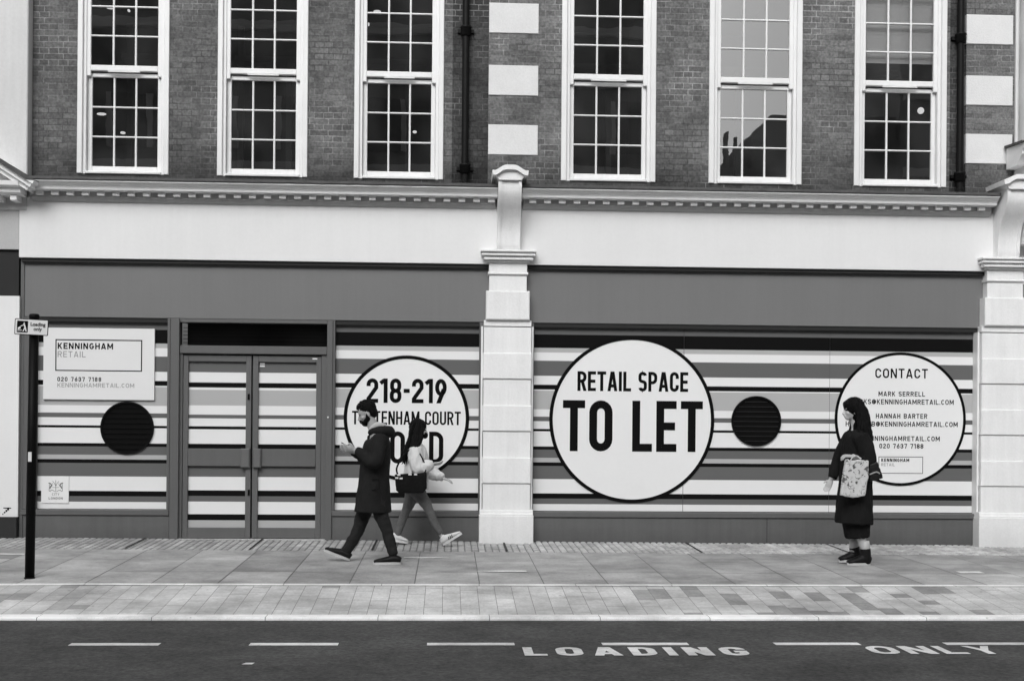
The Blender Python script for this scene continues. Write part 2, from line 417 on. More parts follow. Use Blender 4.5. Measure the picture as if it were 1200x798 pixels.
# ------------------------------------------------------------------ stroke lettering
def arc(cx, cy, rx, ry, a0, a1, n=10):
    return [(cx+rx*math.cos(R(a0+(a1-a0)*i/n)), cy+ry*math.sin(R(a0+(a1-a0)*i/n))) for i in range(n+1)]
def stroke(pts, t, closed=False):
    """mitred band of width t -> list of quads"""
    P = [Vector((p[0], p[1])) for p in pts]; n = len(P)
    L = []; Rr = []
    for i in range(n):
        if closed: a, b = P[i-1], P[(i+1) % n]
        else: a, b = P[max(i-1, 0)], P[min(i+1, n-1)]
        d1 = (P[i]-a) if (closed or i > 0) else (b-P[i]); d2 = (b-P[i]) if (closed or i < n-1) else (P[i]-a)
        d1.normalize(); d2.normalize()
        n1 = Vector((-d1.y, d1.x)); n2 = Vector((-d2.y, d2.x)); m = (n1+n2)
        m = n1 if m.length < 1e-5 else m.normalized()
        k = min(1/max(m.dot(n1), .3), 2.0)
        L.append(P[i]+m*k*t/2); Rr.append(P[i]-m*k*t/2)
    out = []
    for i in range(n if closed else n-1):
        j = (i+1) % n; out.append([tuple(Rr[i]), tuple(Rr[j]), tuple(L[j]), tuple(L[i])])
    return out
def para(x0, y0, x1, y1, t):   # diagonal with horizontal cut ends
    return [[(x0-t/2, y0), (x0+t/2, y0), (x1+t/2, y1), (x1-t/2, y1)]]
WR = {'I': 0, 'S': .95, 'M': 1.28, '1': .62, '-': .52, '.': .25, ' ': .50, '@': 1.25, 'L': .88, 'T': .98, 'J': .8, 'N': 1.04, 'E': .9, 'F': .88, 'W': 1.4, 'A': 1.1, 'Y': 1.05, 'O': 1.03, 'G': 1.03}
def glyph(ch, w, h, t):
    a = t/2; l, r, b, T = a, w-a, a, h-a; m = h/2; c = w/2
    rx = (r-l)/2; ry = min((T-b)/2, rx*1.05)
    s = lambda p, cl=False: stroke(p, t, cl)
    cor = min(rx, (T-b)/4)*.95
    if ch == 'I': return s([(a, 0), (a, h)])
    if ch == '.': return s([(c, 0), (c, t*1.1)])
    if ch == '-': return s([(0, m), (w, m)])
    if ch == 'L': return s([(l, h), (l, b), (w, b)])
    if ch == 'T': return s([(0, T), (w, T)])+s([(c, 0), (c, h-t)])
    if ch == 'E': return s([(w, T), (l, T), (l, b), (w, b)])+s([(t, m), (w*.93, m)])
    if ch == 'F': return s([(w, T), (l, T), (l, 0)])+s([(t, m), (w*.93, m)])
    if ch == 'H': return s([(l, 0), (l, h)])+s([(r, 0), (r, h)])+s([(t, m), (w-t, m)])
    if ch == 'N': return s([(l, 0), (l, h)])+s([(r, 0), (r, h)])+para(r-a*.1, 0, l+a*.1, h, t*1.12)
    if ch == 'M': return s([(l, 0), (l, h)])+s([(r, 0), (r, h)])+para(c, h*.22, l, h, t*1.05)+para(c, h*.22, r, h, t*1.05)
    if ch == 'A': return para(a, 0, c-a*.25, h, t)+para(w-a, 0, c+a*.25, h, t)+s([(w*.24, h*.27), (w*.76, h*.27)])
    if ch == 'Y': return s([(c, 0), (c, h*.45)])+para(c, h*.42, a, h, t)+para(c, h*.42, w-a, h, t)
    if ch == 'K': return s([(l, 0), (l, h)])+para(l+a*.6, h*.38, w-a, h, t*1.1)+para(w-a, 0, w*.42, h*.58, t*1.1)
    if ch in 'O0': return s(arc(c, T-ry, rx, ry, 0, 180)+arc(c, b+ry, rx, ry, 180, 360), True)
    if ch == 'U': return s([(l, h)]+arc(c, b+ry, rx, ry, 180, 360)+[(r, h)])
    if ch in 'CG' and T-ry < h*.66:
        return s(arc(c, m, rx, (T-b)/2, 42, 318, 18)) if ch == 'C' else s(arc(c, m, rx, (T-b)/2, 42, 335, 18)+[(r, h*.46), (c, h*.46)])
    if ch == 'C': return s([(r, h*.66)]+arc(c, T-ry, rx, ry, 0, 180)+arc(c, b+ry, rx, ry, 180, 360)+[(r, h*.34)])
    if ch == 'G': return s([(r, h*.68)]+arc(c, T-ry, rx, ry, 0, 180)+arc(c, b+ry, rx, ry, 180, 360)+[(r, h*.46), (c, h*.46)])
    if ch == 'D': return s([(l, 0), (l, h)])+s([(t*.9, T)]+arc(r-cor*1.3, T-cor*1.3, cor*1.3, cor*1.3, 90, 0)+arc(r-cor*1.3, b+cor*1.3, cor*1.3, cor*1.3, 0, -90)+[(t*.9, b)])
    if ch in 'PRB':
        q = (T-m)/2 if ch != 'P' else (T-m*.9)/2; yl = m if ch != 'P' else m*.9
        q = min(q, rx*1.2)
        g = s([(l, 0), (l, h)])+s([(t*.9, T)]+arc(r-q, T-q, q, q, 90, 0)+arc(r-q, yl+q, q, q, 0, -90)+[(t*.9, yl)])
        if ch == 'R': g += para(r+a*.1, 0, c+a*.2, m, t*1.05)
        if ch == 'B': q = min((m-b)/2, rx*1.2); g += s([(r-q, m)]+arc(r-q, m-q, q, q, 90, 0)+arc(r-q, b+q, q, q, 0, -90)+[(t*.9, b)])
        return g
    if ch == 'S':
        q = min((T-m)/2, rx)
        return s(arc(r-q, T-q, q, q, 12, 90, 8)+arc(l+q, T-q, q, q, 90, 180, 8)+arc(l+q, m+q*1.0, q, q, 180, 235, 5)
                 + arc(r-q, m-q*1.0, q, q, 55, 0, 5)+arc(r-q, b+q, q, q, 0, -90, 8)+arc(l+q, b+q, q, q, 270, 192, 8))
    if ch == '1': return s([(r, 0), (r, h)])+s([(0, h*.80), (r-a*.6, h*.93)])
    if ch == '2': return s([(l, h*.68)]+arc(c, T-ry, rx, ry, 180, 0)+[(r, h*.62), (l, h*.17), (l, b), (w, b)])
    if ch == '7': return s([(0, T), (w, T)])+para(w*.42, 0, w-a, h-t*.6, t)
    if ch == '3':
        q = min((T-m)/2, rx)
        return s([(l, h*.72)]+arc(l+q, T-q, q, q, 180, 90, 6)+arc(r-q, T-q, q, q, 90, 0, 6)+arc(r-q, m+q, q, q, 0, -90, 6)+[(c*.8, m)])+\
               s([(c, m)]+arc(r-q, m-q, q, q, 90, 0, 6)+arc(r-q, b+q, q, q, 0, -90, 6)+arc(l+q, b+q, q, q, 270, 180, 6)+[(l, h*.28)])
    if ch == '8':
        q = min((T-m)/2, rx)
        lo = arc(c, b+q, rx, q, 180, 360)+arc(c, m-q+a*.0, rx, q, 0, 180); up = arc(c, T-q, rx*.94, q, 0, 180)+arc(c, m+q, rx*.94, q, 180, 360)
        return s(lo, True)+s(up, True)
    if ch in '69' and h < 2.2*w:
        q = h*.31-a*.5
        g = s(arc(c, b+q, rx, q, 0, 360, 18)[:-1], True)+para(l+a*.35, h*.40, w*.70, h, t*1.15)
        if ch == '9': g = [[(w-x, h-y) for x, y in qd] for qd in g]
        return g
    if ch == '3' and h < 2.2*w:
        return s([(0, T), (w*.98-a, T)])+para(w*.42, h*.55, w-a*1.3, T, t)+s([(w*.40, h*.57)]+arc(w*.48, h*.30+a*.3, r-w*.48, h*.30-a*.6+a*.3, 88, -120, 12))
    if ch in '69':
        q = min((T-b)*.30, rx)
        loop = arc(c, h*.60-q, rx, q, 0, 180)+arc(c, b+q, rx, q, 180, 360)
        g = s(loop, True)+s([(l, h*.4)]+[(l, T-ry)]+arc(c, T-ry, rx, ry, 180, 30)+([(r, h*.70)] if h > 2.2*w else []))
        if ch == '9': g = [[(w-x, h-y) for x, y in qd] for qd in g]
        return g
    if ch == '@':
        return s(arc(c, m, rx, (T-b)/2, 0, 360, 16)[:-1], True)+s(arc(c, m, rx*.42, (T-b)*.22, 0, 360, 10)[:-1], True)+s([(c+rx*.45, h*.7), (c+rx*.45, h*.3), (r, h*.3)])
    return []
def text(mb, s, x0, x1, z0, h, t, mapf, gap=None):
    """fit string s between x0 and x1"""
    W = x1-x0; gap = t*.55 if gap is None else gap
    nu = sum(WR.get(c, 1) for c in s); nI = s.count('I')
    unit = (W-gap*(len(s)-1)-nI*t)/nu; x = x0; k = 0
    for c in s:
        w = t if c == 'I' else WR.get(c, 1)*unit
        if c != ' ':
            for qd in glyph(c, w, h, t):
                k += 1; e = (k % 3)*.00025
                mb.add([mapf(x+u, z0+v, e) for u, v in qd], [(0, 1, 2, 3)])
        x += w+gap
def wall_map(Y): return lambda u, v, e: (u, Y-e, v)
def road_map(): return lambda u, v, e: (u, v, ROADZ+.005+e)
def wtext(mb, s, pxa, pxb, pya, pyb, Y, t, gap=None):
    """pixel-surveyed line of lettering on the wall plane Y; t in metres"""
    x0, _ = at(pxa, (pya+pyb)/2, Y); x1, _ = at(pxb, (pya+pyb)/2, Y)
    cx = (pxa+pxb)/2
    z1 = at(cx, pya, Y)[1]; z0 = at(cx, pyb, Y)[1]
    text(mb, s, x0, x1, z0, z1-z0, t, wall_map(Y), gap)

# road markings
rm = MB()
for k in range(-6, 9):
    x0 = -2.71+1.285*k
    n = 8
    for i in range(n):
        a, b = x0+.64*i/n, x0+.64*(i+1)/n
        rm.quad((a, -6.00+random.uniform(-.003, .003), ROADZ+.004), (b, -6.00+random.uniform(-.003, .003), ROADZ+.004), (b, -5.895, ROADZ+.004), (a, -5.895, ROADZ+.004))
text(rm, 'LOADING', .548, 2.15, -6.42, .33, .066, road_map(), gap=.07)
text(rm, 'ONLY', 3.05, 4.0, -6.37, .32, .060, road_map(), gap=.05)
rm.quad((-1.36, -6.72, ROADZ+.004), (-1.29, -6.72, ROADZ+.004), (-1.28, -6.66, ROADZ+.004), (-1.34, -6.66, ROADZ+.004))
struct(rm, 'road_markings', m_paint)

# ------------------------------------------------------------------ the shop building
B = thing('shop_building', 'brick building with tall white sash windows above a grey striped vacant shopfront', 'building', (0.8, .1, 0))
def part(mb, name, m, parent=B, label=None, fix=True):
    o = mb.build(name, m, parent, fix)
    if label: o['label'] = label
    return o
WYL, WYR = .12, .04             # brick face left / right of the party joint
X_L, X_J, X_P1, X_R = -4.975, .455, 6.33, 6.935
WIN = [(-3.907, 1.08, WYL), (-2.255, 1.075, WYL), (-.622, 1.075, WYL), (1.915, 1.15, WYR), (3.715, 1.145, WYR), (5.512, 1.15, WYR)]
WB, WT, TOP = 4.375, 7.28, 8.6
def wall_run(x0, x1, Y, wins, m, name='brick_wall', z0=4.2):
    mb = MB(); xs = x0
    for cx, w, _ in wins:
        mb.box(xs, cx-w/2, Y, Y+.3, z0, TOP); mb.box(cx-w/2, cx+w/2, Y, Y+.3, WT, TOP); mb.box(cx-w/2, cx+w/2, Y, Y+.3, z0, WB); xs = cx+w/2
    mb.box(xs, x1, Y, Y+.3, z0, TOP)
    return part(mb, name, m)
wall_run(X_L, .02, WYL, WIN[:3], m_brickL)
wall_run(.02, X_J, WYL, [], m_brickD, 'sooty_shaded_brick_strip')
wall_run(X_J, 6.13, WYR, WIN[3:], m_brickR)
wall_run(6.13, X_P1, WYR+.03, [], m_brickD, 'sooty_shaded_brick_strip')
wall_run(X_P1, X_R, WYR-.01, [], m_brickR, 'brick_pier')
for bx, z0 in [(x, z) for x in (0, 1) for z in (4.675, 5.392, 6.142, 6.88, 7.6)]:
    q = MB(); 
    if bx == 0: q.bbox(.457, 1.056, WYR-.012, WYR+.1, z0, z0+.362, .005)
    else: q.bbox(6.327, 6.912, WYR-.022, WYR+.1, z0, z0+.362, .005)
    part(q, 'quoin_stone', m_stone)

def window(i, cx, w, Y):
    o = cx-w/2; p = cx+w/2; aw = .098 if i < 3 else .105
    f = MB()
    f.bbox(o, o+aw*.62, Y-.02, Y+.2, WB, WT, .006); f.bbox(p-aw*.62, p, Y-.02, Y+.2, WB, WT, .006)
    f.bbox(o+aw*.62, o+aw, Y+.012, Y+.2, WB, WT, .004); f.bbox(p-aw, p-aw*.62, Y+.012, Y+.2, WB, WT, .004)
    f.bbox(o+aw, p-aw, Y-.015, Y+.2, WT-.1, WT, .006)
    f.bbox(o+aw, p-aw, Y-.025, Y+.2, WB, WB+.032, .006)
    fr = part(f, 'window', m_wood)
    a, b = o+aw+.002, p-aw-.002; st = .052
    # lower sash, set back
    ys = Y+.075; zb, zt = WB+.034, 5.60
    s = MB(); s.bbox(a, a+st, ys, ys+.04, zb, zt, .006); s.bbox(b-st, b, ys, ys+.04, zb, zt, .006)
    s.bbox(a+st, b-st, ys, ys+.04, zb, zb+.072, .008); s.bbox(a+st, b-st, ys, ys+.04, zt-.052, zt, .006)
    part(s, 'sash', m_wood, fr)
    gx0, gx1 = a+st, b-st; g0, g1 = zb+.072, zt-.052
    bars = MB()
    for k in (1, 2):
        x = gx0+(gx1-gx0)*k/3; bars.bbox(x-.0115, x+.0115, ys+.006, ys+.035, g0, g1, .006)
        z = g0+(g1-g0)*k/3
        for j in range(3): bars.bbox(gx0+(gx1-gx0)*j/3+(.0115 if j else 0), gx0+(gx1-gx0)*(j+1)/3-(.0115 if j < 2 else 0), ys+.006, ys+.035, z-.010, z+.010, .006)
    part(bars, 'glazing_bars', m_wood, fr)
    g = MB(); g.quad((gx0, ys+.022, g0), (gx1, ys+.022, g0), (gx1, ys+.022, g1), (gx0, ys+.022, g1))
    part(g, 'pane', m_glassb if i == 4 else m_glass, fr, fix=False)
    # upper sash, in front, with horns
    yu = Y+.028; zb, zt = 5.625, WT-.1
    s = MB(); s.bbox(a-.012, a+st-.008, yu, yu+.04, zb-.075, zt, .006); s.bbox(b-st+.008, b+.012, yu, yu+.04, zb-.075, zt, .006)
    s.bbox(a+st-.008, b-st+.008, yu, yu+.04, zb-.012, zb+.058, .008)
    s.bbox(a+st+.2, b-st-.2, yu-.022, yu-.002, zb-.032, zb-.014, .004)
    part(s, 'sash', m_wood, fr)
    gx0, gx1 = a+st-.008, b-st+.008; g0 = zb+.058; pitch = .352
    bars = MB()
    for k in (1, 2):
        x = gx0+(gx1-gx0)*k/3; bars.bbox(x-.0115, x+.0115, yu+.006, yu+.035, g0, zt, .006)
    for k in (1, 2, 3, 4):
        z = g0+pitch*k
        for j in range(3): bars.bbox(gx0+(gx1-gx0)*j/3+(.0115 if j else 0), gx0+(gx1-gx0)*(j+1)/3-(.0115 if j < 2 else 0), yu+.006, yu+.035, z-.010, z+.010, .006)
    part(bars, 'glazing_bars', m_wood, fr)
    g = MB(); g.quad((gx0, yu+.022, g0), (gx1, yu+.022, g0), (gx1, yu+.022, zt), (gx0, yu+.022, zt))
    part(g, 'pane', m_glassb if i == 4 else m_glass, fr, fix=False)
    if i == 5:
        bl = MB(); z = 5.92
        n = 26
        for k in range(n): zz = z+k*(zt-z)/n; bl.quad((gx0-.04, Y+.14, zz+.003), (gx1+.04, Y+.14, zz+.003), (gx1+.04, Y+.125, zz+(zt-z)/n), (gx0-.04, Y+.125, zz+(zt-z)/n))
        part(bl, 'window_blind', m_curt, fr)
    if i in (0, 1, 2, 3, 4):
        # faint ceiling and partitions seen through the glass
        pass
    return fr
for i, (cx, w, Y) in enumerate(WIN): window(i, cx, w, Y)
# rooms behind the windows
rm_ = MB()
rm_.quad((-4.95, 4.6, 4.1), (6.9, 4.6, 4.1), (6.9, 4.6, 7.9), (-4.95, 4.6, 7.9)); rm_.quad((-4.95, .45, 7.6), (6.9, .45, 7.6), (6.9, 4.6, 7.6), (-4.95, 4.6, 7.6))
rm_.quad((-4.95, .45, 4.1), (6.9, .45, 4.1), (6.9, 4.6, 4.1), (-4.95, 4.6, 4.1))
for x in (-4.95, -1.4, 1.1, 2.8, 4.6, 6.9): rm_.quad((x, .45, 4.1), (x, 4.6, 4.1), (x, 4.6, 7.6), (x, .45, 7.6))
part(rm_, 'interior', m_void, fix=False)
fx = MB()
for x in (-4.2, -2.6, -.9, 2.0, 3.9, 5.7):   # shelving and door frames deep inside
    fx.box(x-.5, x-.42, 3.4, 3.5, 4.1, 7.2); fx.box(x+.25, x+.33, 3.0, 3.1, 4.1, 6.6); fx.box(x-.5, x+.9, 3.1, 3.5, 6.6, 6.68)
part(fx, 'interior_fittings', M('interior_grey', .09, .8))
lamps = [(119, 134, 11, 3), (144, 156, 6, 3), (130, 10, 10, 2), (151, 13, 3, 3), (118, 8, 4, 2), (442, 14, 9, 3), (432, 29, 2, 4), (486, 155, 5, 3), (1079, 130, 8, 8)]
for px, py, w, h in lamps:
    c = J(px, py, 1.6); s_ = 16.8/1480
    l = MB(); l.ball((0, 0, 0), (w*s_*.5, .04, h*s_*.5))
    o = l.build('ceiling_lamp', m_lamp); o.location = c
    tag(o, 'small lit ceiling lamp glowing behind the sash window glass', 'lamp', 'lamps lit inside the upstairs rooms')
lamp_labels = ['wide bright lamp behind the lower sash of the leftmost window', 'small dim lamp low in the middle column of the leftmost window',
    'broad lamp at the top centre of the leftmost window', 'small round lamp at the top right of the leftmost window', 'short lamp at the top left of the leftmost window',
    'bright strip lamp at the top of the third window from the left', 'tiny upright lamp below the strip lamp in the third window from the left',
    'small lamp in the lower right panes of the third window from the left', 'round globe lamp glowing in the lower sash of the rightmost window']
for o, l in zip([q for q in COL.objects if q.name.startswith('ceiling_lamp')], lamp_labels): o['label'] = l

# downpipes
for x, Y in ((at(545.5, 100, .06)[0], .055), (at(1125.5, 100, 0)[0], .0)):
    p = MB(); p.lathe([(.042, 4.33), (.042, TOP)], x, Y, 20)
    dp = part(p, 'downpipe', m_pipe)
    for z in (4.50, 6.16 if x < 1 else 6.2):
        c = MB(); c.lathe([(.046, z-.06), (.062, z-.055), (.062, z+.03), (.07, z+.035), (.07, z+.055), (.05, z+.06)], x, Y, 20)
        c.box(x-.1, x+.1, Y+.03, Y+.12, z-.01, z+.03)
        part(c, 'pipe_collar', m_pipe, dp)
    p = MB(); p.tube([(x, Y, 4.36), (x, Y-.0, 4.30), (x, Y-.08, 4.26)], .045); part(p, 'pipe_shoe', m_pipe, dp)

# cornice in two runs, fascia, consoles
CT = 4.215
def cornice(x0, x1):
    c = MB()
    c.profile([(.1,4.118),(-.205,4.118),(-.208,4.124),(-.220,4.124),(-.223,4.152),(-.230,4.155),(-.232,4.164),(-.245,4.170),(-.262,4.182),(-.278,4.196),(-.288,4.203),(-.298,4.204),(-.300,4.216),(.1,4.25)], x0, x1)
    co = part(c, 'cornice', m_corn)
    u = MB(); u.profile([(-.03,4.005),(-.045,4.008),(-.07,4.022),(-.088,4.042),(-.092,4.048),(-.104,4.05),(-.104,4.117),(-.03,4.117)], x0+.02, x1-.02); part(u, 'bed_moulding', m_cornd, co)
    n = int((x1-x0-.12)/.1765); dd = None
    for k in range(n+1):
        x = x0+.09+k*.1765
        if dd is None:
            d = MB(); d.bbox(x, x+.080, -.160, -.1045, 4.070, 4.116, .002); dd = part(d, 'dentil', m_pil, co); dx = x
        else:
            e = dd.copy(); COL.objects.link(e); e.parent = co; e.location.x = x-dx
    l = MB(); n = 160; rn = random.Random(int(x1*10))
    for i in range(n):
        a, b = x0-.01+(x1-x0+.02)*i/n, x0-.01+(x1-x0+.02)*(i+1)/n
        zt_ = 4.262+.006*noise.noise(Vector((a*3, 0, 0))); zb_ = 4.217+.004*noise.noise(Vector((a*5, 3, 0)))
        l.profile([(-.306,zb_),(-.314,zb_+.01),(-.308,zt_-.008),(-.295,zt_-.002),(.11,4.315),(.11,4.255),(-.2,4.235)], a, b)
    part(l, 'lead_flashing', m_lead, co)
    return co
cornice(-4.93, .565); cornice(.86, 6.62)
for x0, x1 in ((-5.07, .575), (.84, 6.66)):
    f = MB(); f.bbox(x0, x1, -.03, .05, 3.345, 4.06, .003); f.box(x0, x1, .0, .09, 4.06, 4.12)
    part(f, 'fascia', m_fascia)
    g = MB(); g.box(x0+.02, x1-.01, .0, .08, 3.30, 3.343); part(g, 'shaded_shutter_slot', m_dark)  # near-black bar: slot and the fascia edge's shade put into one colour
# grey fascia boards
for x0, x1 in ((-5.06, .56), (.85, 6.62)):
    f = MB(); f.bbox(x0, x1, .055, .16, 2.655, 3.31, .004); part(f, 'grey_fascia_board', m_greyf)

def lerp_pts(pts, rad, n=5):
    """smooth (Catmull-Rom) resampling of a limb"""
    P = [Vector(p) for p in pts]; out = []; ro = []
    if not isinstance(rad, (list, tuple)): rad = [rad]*len(P)
    rr = [Vector(r) if isinstance(r, (tuple, list)) else Vector((r, r)) for r in rad]
    for i in range(len(P)-1):
        p0, p1, p2, p3 = P[max(i-1,0)], P[i], P[i+1], P[min(i+2,len(P)-1)]
        for k in range(n):
            t = k/n; out.append(.5*((2*p1)+(p2-p0)*t+(2*p0-5*p1+4*p2-p3)*t*t+(3*p1-p0-3*p2+p3)*t**3))
            q = rr[i].lerp(rr[i+1], t); ro.append((q.x, q.y))
    out.append(P[-1]); ro.append(tuple(rr[-1])); return out, ro
def console(cx):
    # S-curved bracket: side outline (y,z) from foot to crown
    out = [(-.13,3.50),(-.15,3.56),(-.155,3.66),(-.17,3.76),(-.21,3.86),(-.27,3.95),(-.335,4.03),(-.39,4.12),(-.41,4.20),(-.41,4.30)]
    op, _ = lerp_pts([(0, y, z) for y, z in out], .1, 5); out = [(q.y, q.z) for q in op]
    pts = [(.05,3.50)]+out+[(.05,4.30)]
    c = MB(); c.profile(pts, cx-.135, cx+.135)
    co = part(c, 'console', m_pil)
    r = MB()
    for sx in (-1, 1):   # raised side fillets leave a sunk face
        x0, x1 = (cx-.137, cx-.098) if sx < 0 else (cx+.098, cx+.137)
        o2 = [(y-.016, z) for y, z in out]; r.profile([(.04,3.502)]+o2+[(.04,4.298)], x0, x1)
    part(r, 'fillets', m_pil, co)
    # segmental hood
    h = MB(); n = 28; up = []; lo = []
    for i in range(n+1):
        u = -1+2*i/n; zz = 4.325+.088/(1+(u*1.55)**4)+(.008 if abs(u) > .9 else 0)
        up.append((cx+u*.212, zz+.035)); lo.append((cx+u*.205, zz-.02))
    h.prism(up+lo[::-1], -.50, .06); 
    part(h, 'hood', m_pil, co)
    h2 = MB(); h2.prism([(x*.86+cx*.14, z-.028) for x, z in up]+[(cx+.13, 4.28), (cx-.13, 4.28)], -.455, .05)
    part(h2, 'hood_moulding', m_corn, co)
    return co
def pilaster(cx, left=True):
    p = MB()
    # base
    p.bbox(cx-.325, cx+.325, -.13, .2, -.15, .335, .006)
    p.profile([(.1,.335),(-.125,.335),(-.125,.35),(-.11,.365),(-.108,.385),(-.095,.40),(.1,.40)], cx-.318, cx+.318)
    po = part(p, 'pilaster', m_pil)
    # rusticated shaft: alternating proud blocks
    zs = [.402, .71, .72, 1.035, 1.045, 1.35, 1.36, 1.675, 1.685, 1.99, 2.0, 2.30, 2.31, 2.59]
    k = MB(); z = .402; hgt = .3125
    i = 0
    while z < 2.58:
        z1 = min(z+hgt, 2.60)
        if i % 2 == 0: k.bbox(cx-.285, cx+.285, -.075, .15, z, z1-.002, .002)
        else: k.bbox(cx-.292, cx+.292, -.094, .15, z+.002, z1, .008)
        z = z1; i += 1
    part(k, 'shaft', m_pil, po)
    k = MB(); k.box(cx-.315, cx-.293, -.02, .15, .40, 2.60); k.box(cx+.293, cx+.315, -.02, .15, .40, 2.60); part(k, 'side_strip', m_pil, po)
    k = MB(); k.box(cx-.285, cx+.285, -.06, .15, 2.602, 2.67); k.bbox(cx-.262, cx+.262, -.105, .15, 2.672, 3.02, .012); part(k, 'upper_block', m_pil, po)
    c = MB()
    c.bbox(cx-.225, cx+.225, -.075, .12, 3.022, 3.21, .003)
    c.profile([(.1,3.212),(-.09,3.212),(-.10,3.222),(-.10,3.236),(-.09,3.246),(.1,3.246)], cx-.24, cx+.24)
    c.bbox(cx-.228, cx+.228, -.075, .12, 3.248, 3.36, .003)
    for j, (z0, z1, e) in enumerate(((3.362,3.385,.035), (3.387,3.412,.075), (3.434,3.456,.10), (3.458,3.475,.085))):
        c.bbox(cx-.222-e, cx+.222+e, -.075-e, .12, z0, z1, .004)
    c.box(cx-.29, cx+.29, -.13, .1, 3.412, 3.434)
    n = 22
    for j in range(n):
        x = cx-.285+.57*(j+.2)/n; c.box(x, x+.014, -.146, -.131, 3.413, 3.433)
    c.bbox(cx-.333, cx+.333, -.19, .12, 3.477, 3.499, .004)
    part(c, 'capital', m_pil, po)
    return po
for cx in (.705, 6.795): pilaster(cx); console(cx)

# ------------------------------------------------------------------ shopfront
YP = .12     # face of the striped panels
ZB = [2.601,2.52,2.357,2.302,2.201,2.018,1.909,1.851,1.837,1.611,1.521,1.466,1.372,1.343,1.16,1.121,1.022,.967,.924,.764,.59,.528,.461,.378]
G, K, LG, W = .128, .007, .42, .76
ZT = [G, K, LG, W, G, W, K, W, LG, W, G, W, K, W, K, G, LG, K, G, W, K, G, W]
def striped(x0, x1):
    p = MB()
    for i, t in enumerate(ZT):
        p.quad((x0,YP,ZB[i+1]), (x1,YP,ZB[i+1]), (x1,YP,ZB[i]), (x0,YP,ZB[i]), tone=t)
    p.quad((x0,YP+.02,ZB[-1]), (x1,YP+.02,ZB[-1]), (x1,YP+.02,ZB[0]), (x0,YP+.02,ZB[0]), tone=.1)
    return part(p, 'striped_panel', m_vinyl, fix=False)
xL0, xL1 = ax(44.5, YP), ax(197, YP)
xM0, xM1 = ax(393, YP), ax(561, YP)
xR0, xR1, xR2, xR3 = ax(625, YP), ax(801, YP), ax(972, YP), ax(1142, YP)
striped(xL0, xL1); striped(xM0, xM1)
striped(xR0, xR1-.003); striped(xR1+.003, xR2-.002); striped(xR2+.002, xR3)
bk = MB(); bk.box(xR0, xR3, YP+.03, YP+.06, .37, 2.6); part(bk, 'backing', m_dark)
# frames and stall risers
def frame(x0, x1, lw=.06, rw=.06):
    f = MB()
    f.bbox(x0-lw, x0-.002, .045, .2, .372, 2.652, .004); f.bbox(x1+.002, x1+rw, .045, .2, .372, 2.652, .004)
    f.bbox(x0-lw, x1+rw, .035, .2, .305, .370, .006)
    fo = part(f, 'window_frame', m_grey)
    s = MB(); s.box(x0, x1, .07, .19, 2.603, 2.654); part(s, 'shadow_gap', m_dark, fo)
    r = MB(); r.bbox(x0-lw, x1+rw, .055, .2, -.2, .303, .003); part(r, 'stall_riser', m_riser, fo)
    return fo
frame(xL0, xL1, lw=.19, rw=.035); frame(xM0, xM1, lw=.03, rw=.05); frame(xR0, xR3, lw=.045, rw=.06)
jr = MB()
for px in (900, 65+1400): 
    if px < 1200: x = ax(px, .05); jr.box(x-.003, x+.003, .0535, .06, -.1, .30)
part(jr, 'riser_joint', m_dark)
# door set
dl, dr = ax(197, .1)+.036, ax(393, .1)-.031
D = MB()
D.bbox(dl, ax(210,.06), .03, .2, -.1, 2.652, .004); D.bbox(ax(383,.06), dr, .03, .2, -.1, 2.652, .004)
x0, x1 = ax(210.3,.06), ax(382.7,.06)
zt0 = at(300, 405.5, .06)[1]; zt1 = at(300, 415, .06)[1]
D.bbox(x0, x1, .05, .2, zt1, zt0, .006); D.bbox(x0, x1, .05, .2, 2.61, 2.652, .003)
D.box(ax(209.5,.06), ax(214.0,.09), .075, .2, -.1, zt1); D.box(ax(376.8,.09), ax(383.2,.06), .075, .2, -.1, zt1)
do = part(D, 'door_frame', m_grey)
g = MB(); g.quad((x0, .15, zt0), (x1, .15, zt0), (x1, .15, 2.61), (x0, .15, 2.61)); part(g, 'transom_pane', m_glassd, do, fix=False)
g = MB(); g.box(x0, x1, .5, .52, zt0-.1, 2.66); g.box(x0, x1, .2, .5, 2.625, 2.65); part(g, 'transom_void', m_dark, do)
g = MB()
for k in range(5): z = zt0+.04+k*.045; g.box(x0, x1, .24, .245, z, z+.006)
part(g, 'transom_slats', M('slat_grey', .012, .6), do)
DZ = [at(250, 350+y/2.576, .12)[1] for y in (190,222,253,268,275,322,350,361,385,394,438,452)]
DT = [G, W, K, W, LG, W, G, W, K, W, K]
EZ = [at(250, 350+y/2.576, .12)[1] for y in (505,537,578,595,612,650,668,690)]
ET = [G, W, K, G, W, K, LG]
